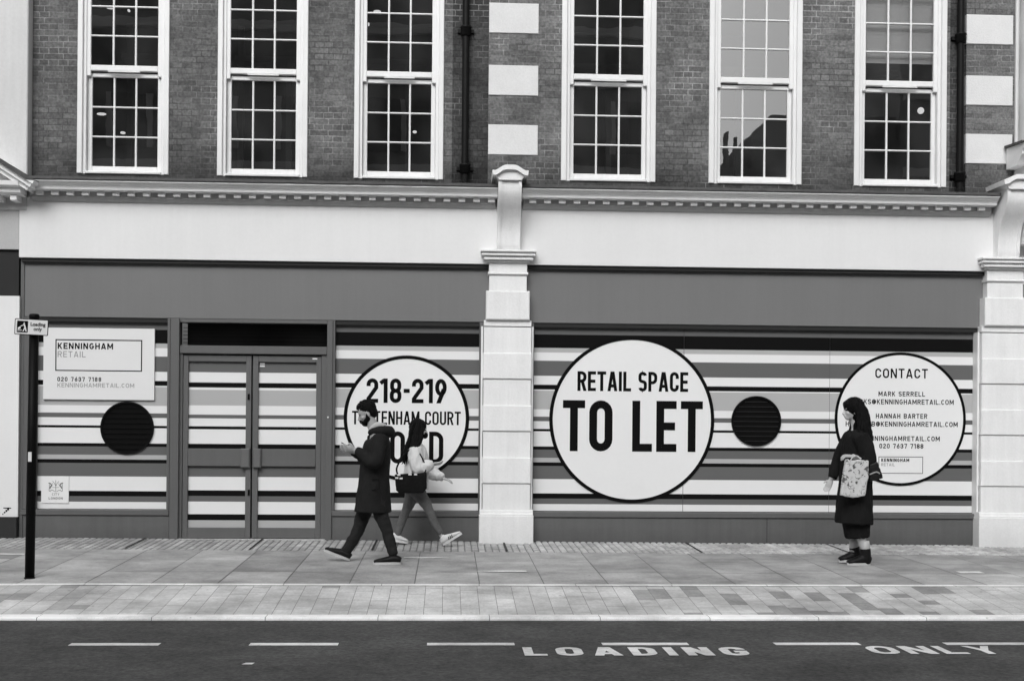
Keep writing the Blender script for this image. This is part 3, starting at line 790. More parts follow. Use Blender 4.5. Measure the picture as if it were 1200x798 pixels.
for side, (a, b, ia, ib) in enumerate(((214.3, 294.3, 220.5, 288), (296, 376.5, 302.5, 370.3))):
    a, b, ia, ib = [ax(q, .09) for q in (a, b, ia, ib)]
    zt, zbm = at((214+376)/2, 416.5, .09)[1], .035
    f = MB()
    f.bbox(a, ia, .09, .15, zbm, zt, .004); f.bbox(ib, b, .09, .15, zbm, zt, .004)
    f.bbox(ia, ib, .09, .15, DZ[0], zt, .004); f.bbox(ia, ib, .085, .15, EZ[0], DZ[-1], .006); f.bbox(ia, ib, .09, .15, zbm, EZ[-1], .004)
    leaf = part(f, 'door', m_grey)
    p = MB()
    for zz, tt in ((DZ, DT), (EZ, ET)):
        for i, t in enumerate(tt): p.quad((ia,.125,zz[i+1]), (ib,.125,zz[i+1]), (ib,.125,zz[i]), (ia,.125,zz[i]), tone=t)
    part(p, 'striped_panel', m_vinyl, leaf, fix=False)
    hx0, hx1 = (ax(282.3,.05), ax(293,.05)) if side == 0 else (ax(296.8,.05), ax(306,.05))
    h = MB(); h.bbox(hx0, hx1, .045, .089, at(290,548,.05)[1], at(290,525.5,.05)[1], .012); part(h, 'handle', M('worn_handle_grey', .17, .35, var=.1, metal=.3), leaf)
    k = MB()
    if side == 0:
        for py in (465, 577): c = J(291.5, py, .088); k = MB(); k.box(c.x-.012, c.x+.012, .082, .092, c.z-.035, c.z+.035); part(k, 'lock', m_black, leaf)
    else:
        c = J(307.5, 427, .12); 
        for dz in (.03, .0, -.03): k.box(c.x-.03, c.x+.03, .118, .1245, c.z+dz, c.z+dz+.018)
        part(k, 'sticker', m_sign, leaf)
        k = MB(); c = J(369, 420.5, .089); k.box(c.x-.03, c.x+.03, .086, .0895, c.z-.008, c.z+.008); part(k, 'maker_plate', m_sign, leaf)
th = MB(); th.bbox(ax(211,.09), ax(382,.09), .03, .16, -.02, .03, .006); part(th, 'threshold', M('worn_metal_threshold', .45, .4, metal=.3), do)
bkd = MB(); bkd.box(ax(211,.2), ax(382,.2), .16, .2, -.05, zt0); part(bkd, 'door_backing', m_dark, do)
kn = MB(); c = J(384.5, 489, .03); kn.ball(c, .012); part(kn, 'keyhole', m_wood, do)

# round signs and vents --------------------------------------------------
def circ(cx, cz, r, n=96): return [(cx+r*math.cos(2*PI*k/n), cz+r*math.sin(2*PI*k/n)) for k in range(n)]
def annulus(mb, cx, cz, r0, r1, y0, y1, n=96):
    a, b = circ(cx, cz, r0, n), circ(cx, cz, r1, n)
    for k in range(n):
        j = (k+1) % n
        mb.add([(a[k][0],y0,a[k][1]),(a[j][0],y0,a[j][1]),(b[j][0],y0,b[j][1]),(b[k][0],y0,b[k][1]),(b[k][0],y1,b[k][1]),(b[j][0],y1,b[j][1])], [(0,1,2,3),(3,2,5,4)])
def round_sign(cx, cz, r, rw, label):
    t = thing('round_sign', label, 'sign', (cx, YP, cz-r))
    d = MB(); d.prism(circ(cx, cz, r-rw*.5), YP-.006, YP-.001); part(d, 'disc', m_sign, t)
    a = MB(); annulus(a, cx, cz, r-rw, r, YP-.009, YP-.0015); part(a, 'border', m_black, t)
    return t
YT = YP-.0072
s1 = round_sign(-.501, 1.489, .757, .042, 'round white sign with a black border reading 218-219 TOTTENHAM COURT ROAD behind the two walkers')
l = MB()
wtext(l, '218-219', 429.5, 523.5, 443.7, 472.2, YT, .048, gap=.026)
wtext(l, 'TOTTENHAM COURT', 412.5, 540, 481.8, 497.6, YT, .023, gap=.014)
wtext(l, 'ROAD', 435.5, 519.5, 505.5, 543, YT, .054, gap=.05)
part(l, 'lettering', m_black, s1, fix=False)
s2 = round_sign(2.242, 1.492, 1.013, .042, 'largest round white sign reading RETAIL SPACE TO LET on the striped panels')
l = MB()
wtext(l, 'RETAIL SPACE', 676.7, 806.5, 435.6, 458.6, YT, .038, gap=.017)
wtext(l, 'TO LET', 659.5, 823.5, 469.5, 529, YT, .096, gap=.052)
part(l, 'lettering', m_black, s2, fix=False)
s3 = round_sign(5.572, 1.528, .822, .034, 'round white sign headed CONTACT with names and addresses behind the woman in the dark coat')
l = MB()
wtext(l, 'CONTACT', 1025.7, 1087.3, 432, 443.2, YT, .019, gap=.02)
wtext(l, 'MARK SERRELL', 1029.5, 1084, 458.8, 464.4, YT, .0105, gap=.012)
wtext(l, 'MARKS@KENNINGHAMRETAIL.COM', 996, 1117.7, 468, 473.8, YT, .0105, gap=.011)
wtext(l, 'HANNAH BARTER', 1026.4, 1086.6, 484.7, 490.3, YT, .0105, gap=.012)
wtext(l, 'HANNAHB@KENNINGHAMRETAIL.COM', 991, 1122.3, 494, 499.8, YT, .0105, gap=.011)
wtext(l, 'KENNINGHAMRETAIL.COM', 1010.5, 1101.3, 511, 516.6, YT, .0105, gap=.012)
wtext(l, '020 7637 7188', 1030.5, 1082, 519.8, 525.4, YT, .0105, gap=.012)
wtext(l, 'KENNINGHAM', 1032.7, 1065.5, 537, 541, YT, .009, gap=.008)
x0, x1, z1, z0 = ax(1030.4, YT), ax(1081.8, YT), at(1056, 535.3, YT)[1], at(1056, 554.5, YT)[1]
for q in stroke([(x0, z0), (x1, z0), (x1, z1), (x0, z1)], .007, True): l.add([(u, YT, v) for u, v in q], [(0,1,2,3)])
part(l, 'lettering', m_black, s3, fix=False)
l = MB(); wtext(l, 'RETAIL', 1032.7, 1048.5, 542.5, 546, YT, .006, gap=.007); part(l, 'faint_lettering', m_gtext, s3, fix=False)

def vent(cx, cz, r, label, slat):
    t = thing('round_vent', label, 'vent', (cx, YP, cz-r))
    d = MB(); d.prism(circ(cx, cz, r-.01), YP-.004, YP-.001); part(d, 'disc', m_black, t)
    a = MB(); annulus(a, cx, cz, r-.022, r, YP-.022, YP-.0015); part(a, 'rim', m_pole, t)
    s_ = MB(); n = 9
    for k in range(n):
        z = cz-r*.78+1.56*r*k/(n-1); hw = math.sqrt(max(0, (r-.03)**2-(z-cz)**2))
        s_.profile([(YP-.004, z), (YP-.016, z-.008), (YP-.014, z-.011), (YP-.004, z-.004)], cx-hw, cx+hw)
    part(s_, 'slats', slat, t)
    return t
vent(-3.829, 1.345, .315, 'plain black round vent in the striped panel below the letting board', M('vent_slat_black', .005, .5, spec=.10))
vent(3.773, 1.488, .308, 'black louvred round vent between the TO LET and CONTACT signs', M('vent_slat_dark', .018, .4, spec=.2))

# letting board and civic notice
bx0, bx1 = ax(50.3, YP-.03), ax(180.5, YP-.03); bz1, bz0 = at(115, 384.6, YP-.03)[1], at(115, 468.4, YP-.03)[1]
t = thing('letting_board', 'rectangular white board reading KENNINGHAM RETAIL with a phone number on the left striped panel', 'sign', ((bx0+bx1)/2, YP, bz0))
b_ = MB(); b_.bbox(bx0, bx1, YP-.03, YP-.001, bz0, bz1, .002); part(b_, 'board', m_board, t)
YT2 = YP-.0312
l = MB()
wtext(l, 'KENNINGHAM', 67.6, 132.6, 402, 409.2, YT2, .015, gap=.014)
wtext(l, '020 7637 7188', 67.2, 118.6, 441.8, 447, YT2, .0095, gap=.013)
x0, x1 = ax(65, YT2), ax(165.4, YT2); z1, z0 = at(115, 398.6, YT2)[1], at(115, 434.4, YT2)[1]
for q in stroke([(x0, z0), (x1, z0), (x1, z1), (x0, z1)], .013, True): l.add([(u, YT2, v) for u, v in q], [(0,1,2,3)])
part(l, 'lettering', m_black, t, fix=False)
l = MB()
wtext(l, 'RETAIL', 67.6, 100.4, 411.6, 418.6, YT2, .010, gap=.016)
wtext(l, 'KENNINGHAMRETAIL.COM', 67.2, 157.3, 449, 454, YT2, .008, gap=.010)
part(l, 'grey_lettering', m_gtext, t, fix=False)

cx0, cx1 = ax(49, YP-.01), ax(81.3, YP-.01); cz1, cz0 = at(65, 557.8, YP-.01)[1], at(65, 589.5, YP-.01)[1]
t = thing('civic_notice', 'small square white notice with a crest low on the left striped panel', 'notice', ((cx0+cx1)/2, YP, cz0))
b_ = MB(); b_.bbox(cx0, cx1, YP-.010, YP-.001, cz0, cz1, .001); part(b_, 'board', m_sign, t)
l = MB(); YC = YP-.0112
def cp(px, py): return at(40+px/15.97, 550+py/15.97, YC)
def cst(pts, w):
    for q in stroke([cp(*p) for p in pts], w): l.add([(u, YC, v) for u, v in q], [(0,1,2,3)])
cst([(405,200),(405,420)], .006); cst([(340,335),(470,335)], .004)
cst([(345,215),(375,250),(400,300)], .005); cst([(465,220),(435,250),(412,300)], .005)
for sgn in (-1, 1):
    g_ = lambda x: 405+sgn*x
    cst([(g_(135),250),(g_(95),265),(g_(75),300),(g_(100),320),(g_(110),355)], .013)
    cst([(g_(70),290),(g_(95),330)], .009); cst([(g_(120),270),(g_(125),400),(g_(90),410)], .006)
    cst([(g_(100),385),(g_(50),390),(g_(15),415)], .006); cst([(g_(60),250),(g_(55),290)], .004)
part(l, 'crest', M('crest_grey', .16, .6, bump=0), t, fix=False)
l = MB()
wtext(l, 'CITY', 61, 69.5, 577.6, 580.4, YC, .005, gap=.006); wtext(l, 'LONDON', 57, 73.5, 582.3, 585, YC, .006, gap=.006)
part(l, 'lettering', M('crest_text_grey', .2, .6, bump=0), t, fix=False)

# ------------------------------------------------------------------ loading sign on its pole
d = ray(34.7, 678); tt = (EYE+.02*DIST)/(.02*d[1]-d[2]); PYY = -DIST+d[1]*tt; PXX = d[0]*tt
pole = thing('sign_pole', 'slim black steel pole leaning slightly at the left of the pavement', 'pole', (PXX, PYY, gz(PXX, PYY)))
topP = J(40.2, 368, PYY)
p = MB(); base = Vector((PXX, PYY, gz(PXX, PYY)-.02))
p.tube([base, topP-Vector((0,0,.055))], .0435, n=28); part(p, 'post', m_pole, pole)
p = MB(); p.tube([topP-Vector((0,0,.06)), topP-Vector((0,0,.012)), topP], [.047, .047, .038], n=28); part(p, 'cap', m_pole, pole)
p = MB(); c = base.lerp(topP, .47)-Vector((0,.043,0)); c = base.lerp(topP, .465); p.tube([c-Vector((-.0,.0455,.035)), c-Vector((-.001,.0455,-.035))], [(.002,.002), (.002,.002)], n=8)
p = MB(); p.box(c.x-.02, c.x+.012, c.y-.0455, c.y-.035, c.z-.045, c.z+.045); part(p, 'sticker', m_board, pole)
p = MB(); p.lathe([(.052, base.z), (.05, base.z+.032), (.044, base.z+.034)], base.x, base.y, 24); part(p, 'base_collar', m_pole, pole)
sc = J(36.8, 383.3, PYY-.075)
sg = thing('parking_sign', 'small white rectangular loading only sign clamped across the top of the black pole', 'sign', sc)
def srect(w, h, r, y, n=5):
    pts = []
    for (sx, sz, a0) in ((1,1,0),(-1,1,90),(-1,-1,180),(1,-1,270)):
        for k in range(n+1):
            a = R(a0+90*k/n); pts.append((sx*(w/2-r)+r*math.cos(a), sz*(h/2-r)+r*math.sin(a)))
    return pts
def sbuild(mb, name, m): return part_local(mb, name, m, sg)
def part_local(mb, name, m, par):
    me = mb.mesh(name); me.materials.append(m)
    bm = bmesh.new(); bm.from_mesh(me); bmesh.ops.recalc_face_normals(bm, faces=bm.faces); bm.to_mesh(me); bm.free()
    o = bpy.data.objects.new(name, me); COL.objects.link(o); o.parent = par; return o
p = MB(); p.prism(srect(.322,.150,.012,0), 0, .003); sbuild(p, 'border', m_black)
p = MB(); p.prism(srect(.308,.136,.009,0), -.0015, .0005); sbuild(p, 'plate', m_board)
p = MB(); p.prism(srect(.105,.108,.006,0), -.003, -.001); o = sbuild(p, 'pictogram_panel', m_black); o.location.x = -.085
p = MB()   # porter pushing a laden trolley
def pq(pts): p.prism([(x-.085, z) for x, z in pts], -.0045, -.003)
pq([(.012,.040),(.022,.040),(.022,.030),(.012,.030)]); pq([(.006,.028),(.022,.028),(.036,-.010),(.024,-.012)]); pq([(.024,-.012),(.036,-.010),(.044,-.044),(.034,-.044)])
pq([(.020,-.008),(.028,-.010),(.014,-.044),(.004,-.044)]); pq([(.012,.020),(.016,.014),(-.016,.000),(-.018,.006)]); pq([(-.040,-.030),(-.014,-.018),(-.020,.002),(-.044,-.012)])
pq([(-.046,-.034),(-.004,-.030),(-.004,-.036),(-.046,-.040)]); sbuild(p, 'pictogram', m_sign)
fc = bpy.data.curves.new('loading_only', 'FONT'); fc.body = 'Loading\nonly'; fc.size = .046; fc.align_x = 'CENTER'; fc.space_line = .95; fc.offset = .0012
tmp = bpy.data.objects.new('tmp', fc); COL.objects.link(tmp); bpy.context.view_layer.update()
me = bpy.data.meshes.new_from_object(tmp.evaluated_get(bpy.context.evaluated_depsgraph_get())); bpy.data.objects.remove(tmp)
me.transform(Matrix.Translation((.062, -.0035, .012)) @ Matrix.Rotation(R(90), 4, 'X')); me.name = 'lettering'; me.materials.clear(); me.materials.append(m_black)
o = bpy.data.objects.new('lettering', me); COL.objects.link(o); o.parent = sg
p = MB(); p.box(-.04, .10, .003, .03, -.012, .012); sbuild(p, 'clamp', m_pole)
sg.rotation_euler = (0, R(2.6), R(-6))

# ------------------------------------------------------------------ neighbour on the left
N1 = thing('left_neighbour_building', 'pale rendered building with a pedimented shopfront cut off at the left edge', 'building', (-8, .1, 0))
def np_(mb, name, m): return part(mb, name, m, N1)
m_render = M('aged_pale_render', .58, .8, var=.06, scale=1.2, fine=.04, fscale=30, bump=.15, streak=.05)
p = MB(); p.bbox(-5.65, -4.98, -.04, .3, 3.9, TOP, .01); np_(p, 'rendered_pier', m_render)
p = MB(); p.box(-14, -5.66, .0, .3, 3.9, TOP); np_(p, 'upper_wall', m_render)
p = MB(); p.box(-14, -5.075, -.02, .3, 3.44, 4.02); np_(p, 'frieze', M('grey_frieze', .42, .7, var=.06))
p = MB(); p.box(-14, -5.085, .02, .3, 2.895, 3.438); np_(p, 'sign_band', m_dark)
p = MB(); p.box(-14, -5.07, .0, .3, .285, 2.892); np_(p, 'white_wall', m_white)
p = MB(); p.box(-14, -5.075, -.03, .3, -.2, .283); np_(p, 'plinth', M('black_plinth', .02, .6))
p = MB(); p.box(-5.068, -5.03, .04, .3, -.2, 3.34); np_(p, 'party_strip', m_grey)
ce = -4.98
p = MB(); p.profile([(0,4.05),(-.24,4.05),(-.27,4.07),(-.28,4.12),(-.34,4.14),(-.35,4.19),(0,4.2)], -14, ce); np_(p, 'cornice', m_corn)
for k in range(12): x = ce-.06-k*.19; p = MB(); p.bbox(x-.075, x, -.22, .0, 3.985, 4.045, .004); np_(p, 'modillion', m_corn)
a0 = J(40, 211, -.42); slope = at(0, 186, -.42)[1]-at(36.5, 209.5, -.42)[1]; sl_ = slope/(at(36.5, 209.5, -.42)[0]-at(0, 186, -.42)[0])
p = MB()
for off, y0, th_ in ((0, -.42, .045), (-.047, -.38, .05), (-.10, -.33, .05)):
    x1 = a0.x+off*.9; z1 = a0.z+off*.55
    p.prism([(x1, z1), (x1-3.2, z1+3.2*sl_), (x1-3.2, z1+3.2*sl_-th_), (x1-.02, z1-th_)], y0, 0)
np_(p, 'raking_cornice', m_corn)
p = MB(); p.prism([(a0.x-.1, a0.z+.008), (a0.x-3.3, a0.z+3.2*sl_+.03), (a0.x-3.3, a0.z+3.2*sl_), (a0.x+.01, a0.z)], -.43, 0); np_(p, 'raking_lead', m_lead)
p = MB(); g0 = J(8, 598, -.0)
for i in range(4): p.box(g0.x-.05+i*.018, g0.x-.04+i*.022, -.003, -.001, g0.z-.05+.018*i, g0.z-.035+.022*i)
p.box(g0.x-.04, g0.x+.05, -.003, -.001, g0.z+.025, g0.z+.035); np_(p, 'scrawl', m_black)

# neighbour on the right
N2 = thing('right_neighbour_building', 'white stuccoed building with a round column cut off at the right edge', 'building', (9, .1, 0))
def n2(mb, name, m): return part(mb, name, m, N2)
p = MB(); p.box(6.94, 15, .0, .3, 3.2, TOP); n2(p, 'stucco_wall', m_white)
p = MB(); p.lathe([(.32, 4.86), (.30, 4.90), (.29, 4.95), (.285, TOP)], 7.24, -.12, 36); n2(p, 'column', m_render)
p = MB(); p.profile([(0,4.60),(-.30,4.60),(-.33,4.64),(-.37,4.68),(-.42,4.71),(-.43,4.76),(-.48,4.78),(-.48,4.83),(0,4.86)], 6.83, 15); n2(p, 'entablature', m_corn)
p = MB(); p.profile([(0,4.862),(-.47,4.832),(-.485,4.842),(-.48,4.858),(0,4.89)], 6.80, 15); n2(p, 'lead_capping', m_lead)
p = MB(); p.bbox(6.95, 15, -.28, .1, 3.75, 4.60, .01); n2(p, 'pedestal', m_white)
p = MB(); p.profile([(0,3.66),(-.30,3.66),(-.34,3.70),(-.34,3.75),(0,3.76)], 6.95, 15); n2(p, 'string_course', m_corn)
p = MB(); p.bbox(7.13, 15, -.02, .2, -.2, 3.3, .01); n2(p, 'ground_floor_wall', m_white)

# terrace across the street, seen mirrored in the upstairs glass
O = thing('opposite_terrace', 'dark stepped terrace with chimneys across the street mirrored in the fifth upstairs window', 'building', (0, -34, 0))
m_opp = M('sooty_opposite_brick', .16, .9)
p = MB()
for x0, x1, h in ((-60,-30,15),(-30,-12,19),(-12,2.5,17.5),(2.5,9.3,18),(9.3,10.95,10.8),(10.95,16.4,12.0),(16.4,22,19),(22,40,17),(40,60,14)):
    p.box(x0, x1-.01, -40, -30, -.1, h)
part(p, 'wall', m_opp, O)
p = MB(); p.box(10.1, 10.2, -31, -30.4, 10.8, 12.3); p.box(10.35, 10.9, -31.4, -30.4, 10.8, 11.5); p.box(10.5, 10.6, -31, -30.8, 11.5, 12.1)
p.prism([(10.95, 12.0), (11.7, 12.8), (16.3, 12.8), (16.3, 12.0)], -40, -30.1); part(p, 'chimney', m_opp, O)
p = MB()
for i in range(-18, 18):
    for z in (5, 8.2, 11.2):
        if i*3+1.2 < 40 and not (9 < i*3+1 < 16.6 and z > 8): p.box(i*3, i*3+1.2, -29.97, -29.9, z, z+1.9)
part(p, 'window', M('opposite_window', .05, .2), O)
p = MB()
for x0, x1, zz in ((-60, 9.2, (7.4, 10.4, 13.6, 15.4, 17.2)), (16.5, 40, (7.4, 10.6, 13.4, 16.8))):
    for z in zz: p.box(x0, x1, -29.8, -29.99, z, z+.32)
for i in range(-18, 14):
    if 8.5 < i*3 < 16.3: continue
    for z in (5, 8.2, 11.2):
        p.box(i*3-.2, i*3-.01, -29.85, -29.95, z, z+1.9); p.box(i*3+1.21, i*3+1.4, -29.85, -29.95, z, z+1.9)
part(p, 'stone_bands', M('opposite_stone', .6, .8), O)

# ------------------------------------------------------------------ people
def fuse(mb, name, m, parent, voxel=.008, smooth=4, folds=0, ff=(9, 9, 4), seed=0):
    """melt overlapping solids into one continuous skin"""
    me = mb.mesh(name); tmp = bpy.data.objects.new('tmp', me); COL.objects.link(tmp)
    r = tmp.modifiers.new('r', 'REMESH'); r.mode = 'VOXEL'; r.voxel_size = voxel; r.use_smooth_shade = True
    s_ = tmp.modifiers.new('s', 'SMOOTH'); s_.iterations = smooth; s_.factor = .5
    bpy.context.view_layer.update()
    me2 = bpy.data.meshes.new_from_object(tmp.evaluated_get(bpy.context.evaluated_depsgraph_get()))
    bpy.data.objects.remove(tmp)
    if folds:
        nr = [v.normal.copy() for v in me2.vertices]
        for v, n_ in zip(me2.vertices, nr):
            p_ = Vector((v.co.x*ff[0]+seed, v.co.y*ff[1], v.co.z*ff[2]))
            q = noise.noise(p_)+.5*noise.noise(p_*2.3)
            v.co += n_*folds*(1-2*abs(q))
    for f in me2.polygons: f.use_smooth = True
    me2.name = name; me2.materials.clear(); me2.materials.append(m)
    o = bpy.data.objects.new(name, me2); COL.objects.link(o)
    o.parent = parent; o.matrix_parent_inverse = wm(parent).inverted()
    return o
def basis(fwd, up):
    f = Vector(fwd).normalized(); u = Vector(up); u = (u-f*u.dot(f)).normalized(); s_ = u.cross(f)
    return Matrix((f, s_, u)).transposed()      # columns: forward, left, up
def head(mb, c, fwd, up, k=1.0):
    """c: centre of skull; adds skull, face, jaw, nose, lips, brow and ears"""
    m = basis(fwd, up); P = lambda x, y, z: Vector(c)+m@Vector((x*k, y*k, z*k))
    mb.ball(P(-.012, 0, .022), (.098*k, .078*k, .098*k), m, 20, 14)
    mb.ball(P(.022, 0, -.030), (.070*k, .062*k, .088*k), m, 18, 12)
    mb.ball(P(.048, 0, -.085), (.038*k, .040*k, .030*k), m)
    mb.tube([P(.082, 0, .005), P(.098, 0, -.02), P(.108, 0, -.038), P(.094, 0, -.05)], [.008*k, .011*k, .015*k, .012*k], n=10)
    mb.ball(P(.086, 0, -.066), (.014*k, .024*k, .007*k), m); mb.ball(P(.083, 0, -.078), (.013*k, .021*k, .008*k), m)
    mb.ball(P(.078, .0, .018), (.014*k, .05*k, .010*k), m)
    for s_ in (-1, 1):
        mb.ball(P(-.005, s_*.078, -.02), (.018*k, .010*k, .032*k), m); mb.ball(P(.05, s_*.04, -.035), (.03*k, .022*k, .022*k), m)
def eyes(c, fwd, up, parent, k=1.0):
    m = basis(fwd, up)
    for s_ in (-1, 1):
        e = MB(); e.ball(Vector(c)+m@Vector((.079*k, s_*.032*k, .0)), (.007*k, .014*k, .006*k), m); part(e, 'eye', m_black, parent)
def hand(mb, wrist, d, n, curl=.5, k=1.0, thumb=1):
    """wrist point, d: direction of palm, n: palm normal (fingers curl towards n)"""
    d = Vector(d).normalized(); n = Vector(n); n = (n-d*n.dot(d)).normalized(); s_ = n.cross(d)*thumb
    w = Vector(wrist); mb.tube([w-d*.03*k, w, w+d*.04*k, w+d*.09*k], [(.018*k,.024*k), (.017*k,.026*k), (.016*k,.040*k), (.014*k,.040*k)], n=12, side=s_)
    for i, (o, ln) in enumerate(((.030, .072), (.010, .080), (-.011, .074), (-.031, .058))):
        b = w+d*.085*k+s_*o*k; pts = [b-d*.02*k, b]; dd = d.copy(); q = b
        for j in range(3):
            a = curl*(.45+.35*j); dd = (d*math.cos(a)+n*math.sin(a)).normalized(); q = q+dd*ln*k/3; pts.append(q)
        mb.tube(pts, [.0095*k, .0095*k, .009*k, .0085*k, .007*k], n=8)
    b = w+d*.025*k+s_*.028*k; t1 = b+(d*.6+s_*.7+n*.3).normalized()*.035*k; t2 = t1+(d*.85+s_*.2+n*.4).normalized()*.032*k
    mb.tube([w+d*.01*k, b, t1, t2], [.014*k, .013*k, .011*k, .008*k], n=8)
def limb(mb, pts, rad, side=None, n=16, sm=True):
    if sm: pts, rad = lerp_pts(pts, rad)
    mb.tube(pts, rad, n=n, side=side)
def shoe(name, heel, toe, w, m, msole, parent, up=Vector((0,0,1)), h=.075, ankle=None, ar=0):
    """heel/toe: sole points; builds upper and sole"""
    heel, toe = Vector(heel), Vector(toe); d = (toe-heel).normalized(); s_ = up.cross(d).normalized(); u = d.cross(s_); L = (toe-heel).length
    mb = MB()
    C = [(.0,.030,.045,.6), (.12,.040,.072,.85), (.3,.043,.082,.85), (.5,.036,.062,.95), (.7,.030,.044,1.05), (.88,.024,.032,.95), (.985,.014,.022,.6)]
    pts = [heel+d*L*c[0]+u*(c[1]+.012) for c in C]; rad = [(c[2]*.55*h/.075, w*.5*c[3]) for c in C]
    limb(mb, pts, rad, side=s_)
    if ankle is not None: limb(mb, [heel+d*L*.2+u*.05, ankle], [(.042+ar,.040+ar), (.040+ar,.038+ar)], side=s_, sm=False)
    o = fuse(mb, name, m, parent, .006, 2)
    sb = MB(); n = 20; out = []
    for k in range(n):
        a = 2*PI*k/n; x = .5+.51*math.cos(a); ww = (.46+.10*math.cos(a-PI*.0)) * w*math.sin(a); out.append(heel+d*L*x+s_*ww)
    vs = [p_-u*.002 for p_ in out]+[p_+u*.024 for p_ in out]
    sb.add(vs, [(i,(i+1)%n,n+(i+1)%n,n+i) for i in range(n)]+[tuple(range(n-1,-1,-1)), tuple(range(n,2*n))])
    part(sb, 'sole', msole, o)
    return o

m_skin = M('skin', .36, .5, var=.06, scale=12, fine=.03, bump=.05)
m_skinl = M('pale_skin', .46, .5, var=.06, scale=12, fine=.03, bump=.05)
m_coat = M('dark_wool_parka', .017, .9, var=.2, scale=7, fine=.2, fscale=120, bump=.3, spec=.08)
m_coat2 = M('black_wool_coat', .013, .9, var=.15, scale=7, fine=.15, fscale=120, bump=.25, spec=.06)
m_trs = M('dark_trousers', .016, .85, var=.15, scale=9, fine=.12, fscale=120, bump=.2, spec=.2)
m_hair = M('dark_hair', .005, .6, var=.3, scale=30, fine=.3, fscale=150, bump=.6, spec=.08)
m_jean = M('grey_jeans', .115, .85, var=.22, scale=7, fine=.15, fscale=120, bump=.2, spec=.2)
m_jack = M('pale_denim_jacket', .58, .8, var=.10, scale=8, fine=.08, fscale=90, bump=.25)
m_hood = M('pale_hoodie_fleece', .50, .9, var=.08, scale=15, bump=.3)
m_shoe = M('black_shoe', .006, .5, var=.2, scale=20, spec=.2)
m_wsh = M('white_sneaker', .68, .5, var=.07, scale=20)
m_sole = M('pale_rubber_sole', .50, .6, var=.08, scale=20)
m_sock = M('pale_sock', .50, .9, var=.05)

def hair_strands(mb, root_fn, n, seed, r=.007):
    rr = random.Random(seed)
    for k in range(n):
        pts = root_fn(rr); mb.tube(pts, [r*1.1]*(len(pts)-1)+[r*.3], n=6)

# ---- man in the parka, walking left, looking at his phone
YM = -1.95
man = thing('person', 'bearded man in a long dark hooded parka walking left while looking at his phone', 'person', (J(437,660,YM).x, YM, gz(-.8, YM)))
NL, FL = YM-.10, YM+.10     # near / far leg depth
hipN, hipF = J(441,575,NL), J(438,575,FL)
kN, kF = J(451.5,617,NL), J(421,617,FL)
anN, anF = J(461,652.5,NL-.01), J(404.5,648,FL)
groundz = lambda x, y: gz(x, y)+.004
heelN = Vector((J(470,660,NL).x, NL-.01, 0)); heelN.z = groundz(heelN.x, NL); toeN = heelN+Vector((-.285, -.02, .0)); toeN.z = heelN.z
heelF = J(409.5, 660, FL); heelF.z = groundz(heelF.x, FL)+.005; toeF = heelF+Vector((-.27, .01, .105))
hc = J(430, 483.5, YM); hf, hu = Vector((-1, -.05, -.42)), Vector((-.38, 0, 1))
neck = J(438.5, 503, YM); shN, shF = J(446,513,YM-.19), J(440,513,YM+.19)
elN, elF = J(437.5,541,YM-.27), J(432,540,YM+.25)
wrN, wrF = J(416.5,527,YM-.17), J(414,529,YM+.02)
b = MB(); head(b, hc, hf, hu, .98)
limb(b, [hc+Vector((.02,0,-.05)), neck, J(444,511,YM)], [.058, .056, .09], sm=False)
limb(b, [J(444,508,YM), J(444,530,YM), J(441,555,YM), J(439,577,YM)], [(.09,.16), (.11,.16), (.10,.14), (.12,.165)], side=(0,1,0))
for sh, el, wr in ((shN, elN, wrN), (shF, elF, wrF)): limb(b, [sh, el, wr], [.052, .042, .027], sm=False)
hand(b, wrN, (-1, .15, .12), (.1, .9, .5), .9, .98, 1); hand(b, wrF, (-1, -.1, .25), (.0, -.8, .5), .6, .98, -1)
for h, kk, an in ((hipN, kN, anN), (hipF, kF, anF)): limb(b, [h, kk, an], [.060, .036, .028], sm=False)
limb(b, [anN, heelN+Vector((-.05,0,.05)), toeN+Vector((.05,0,.03))], [.030, .032, .025], sm=False)
limb(b, [anF, heelF+Vector((-.05,0,.06)), toeF+Vector((.05,0,.02))], [.030, .032, .025], sm=False)
fuse(b, 'body', m_skin, man, .0055, 2); eyes(hc, hf, hu, man, .98)
# trousers
t = MB()
limb(t, [hipF, hipF.lerp(kF,.5)+Vector((-.012,0,0)), kF, kF.lerp(anF,.5)+Vector((.008,0,0)), anF+Vector((.004,0,.012))], [(.105,.095), (.080,.076), (.064,.062), (.058,.055), (.045,.044)])
limb(t, [hipN, hipN.lerp(kN,.5)+Vector((-.015,0,0)), kN, kN.lerp(anN,.5)+Vector((.008,0,0)), anN+Vector((0,0,.02))], [(.105,.095), (.080,.076), (.062,.060), (.056,.053), (.044,.043)])
t.ball(J(440,572,YM), (.14,.18,.13))
fuse(t, 'trousers', m_trs, man, .008, 3, folds=.008, ff=(13,8,9), seed=3)
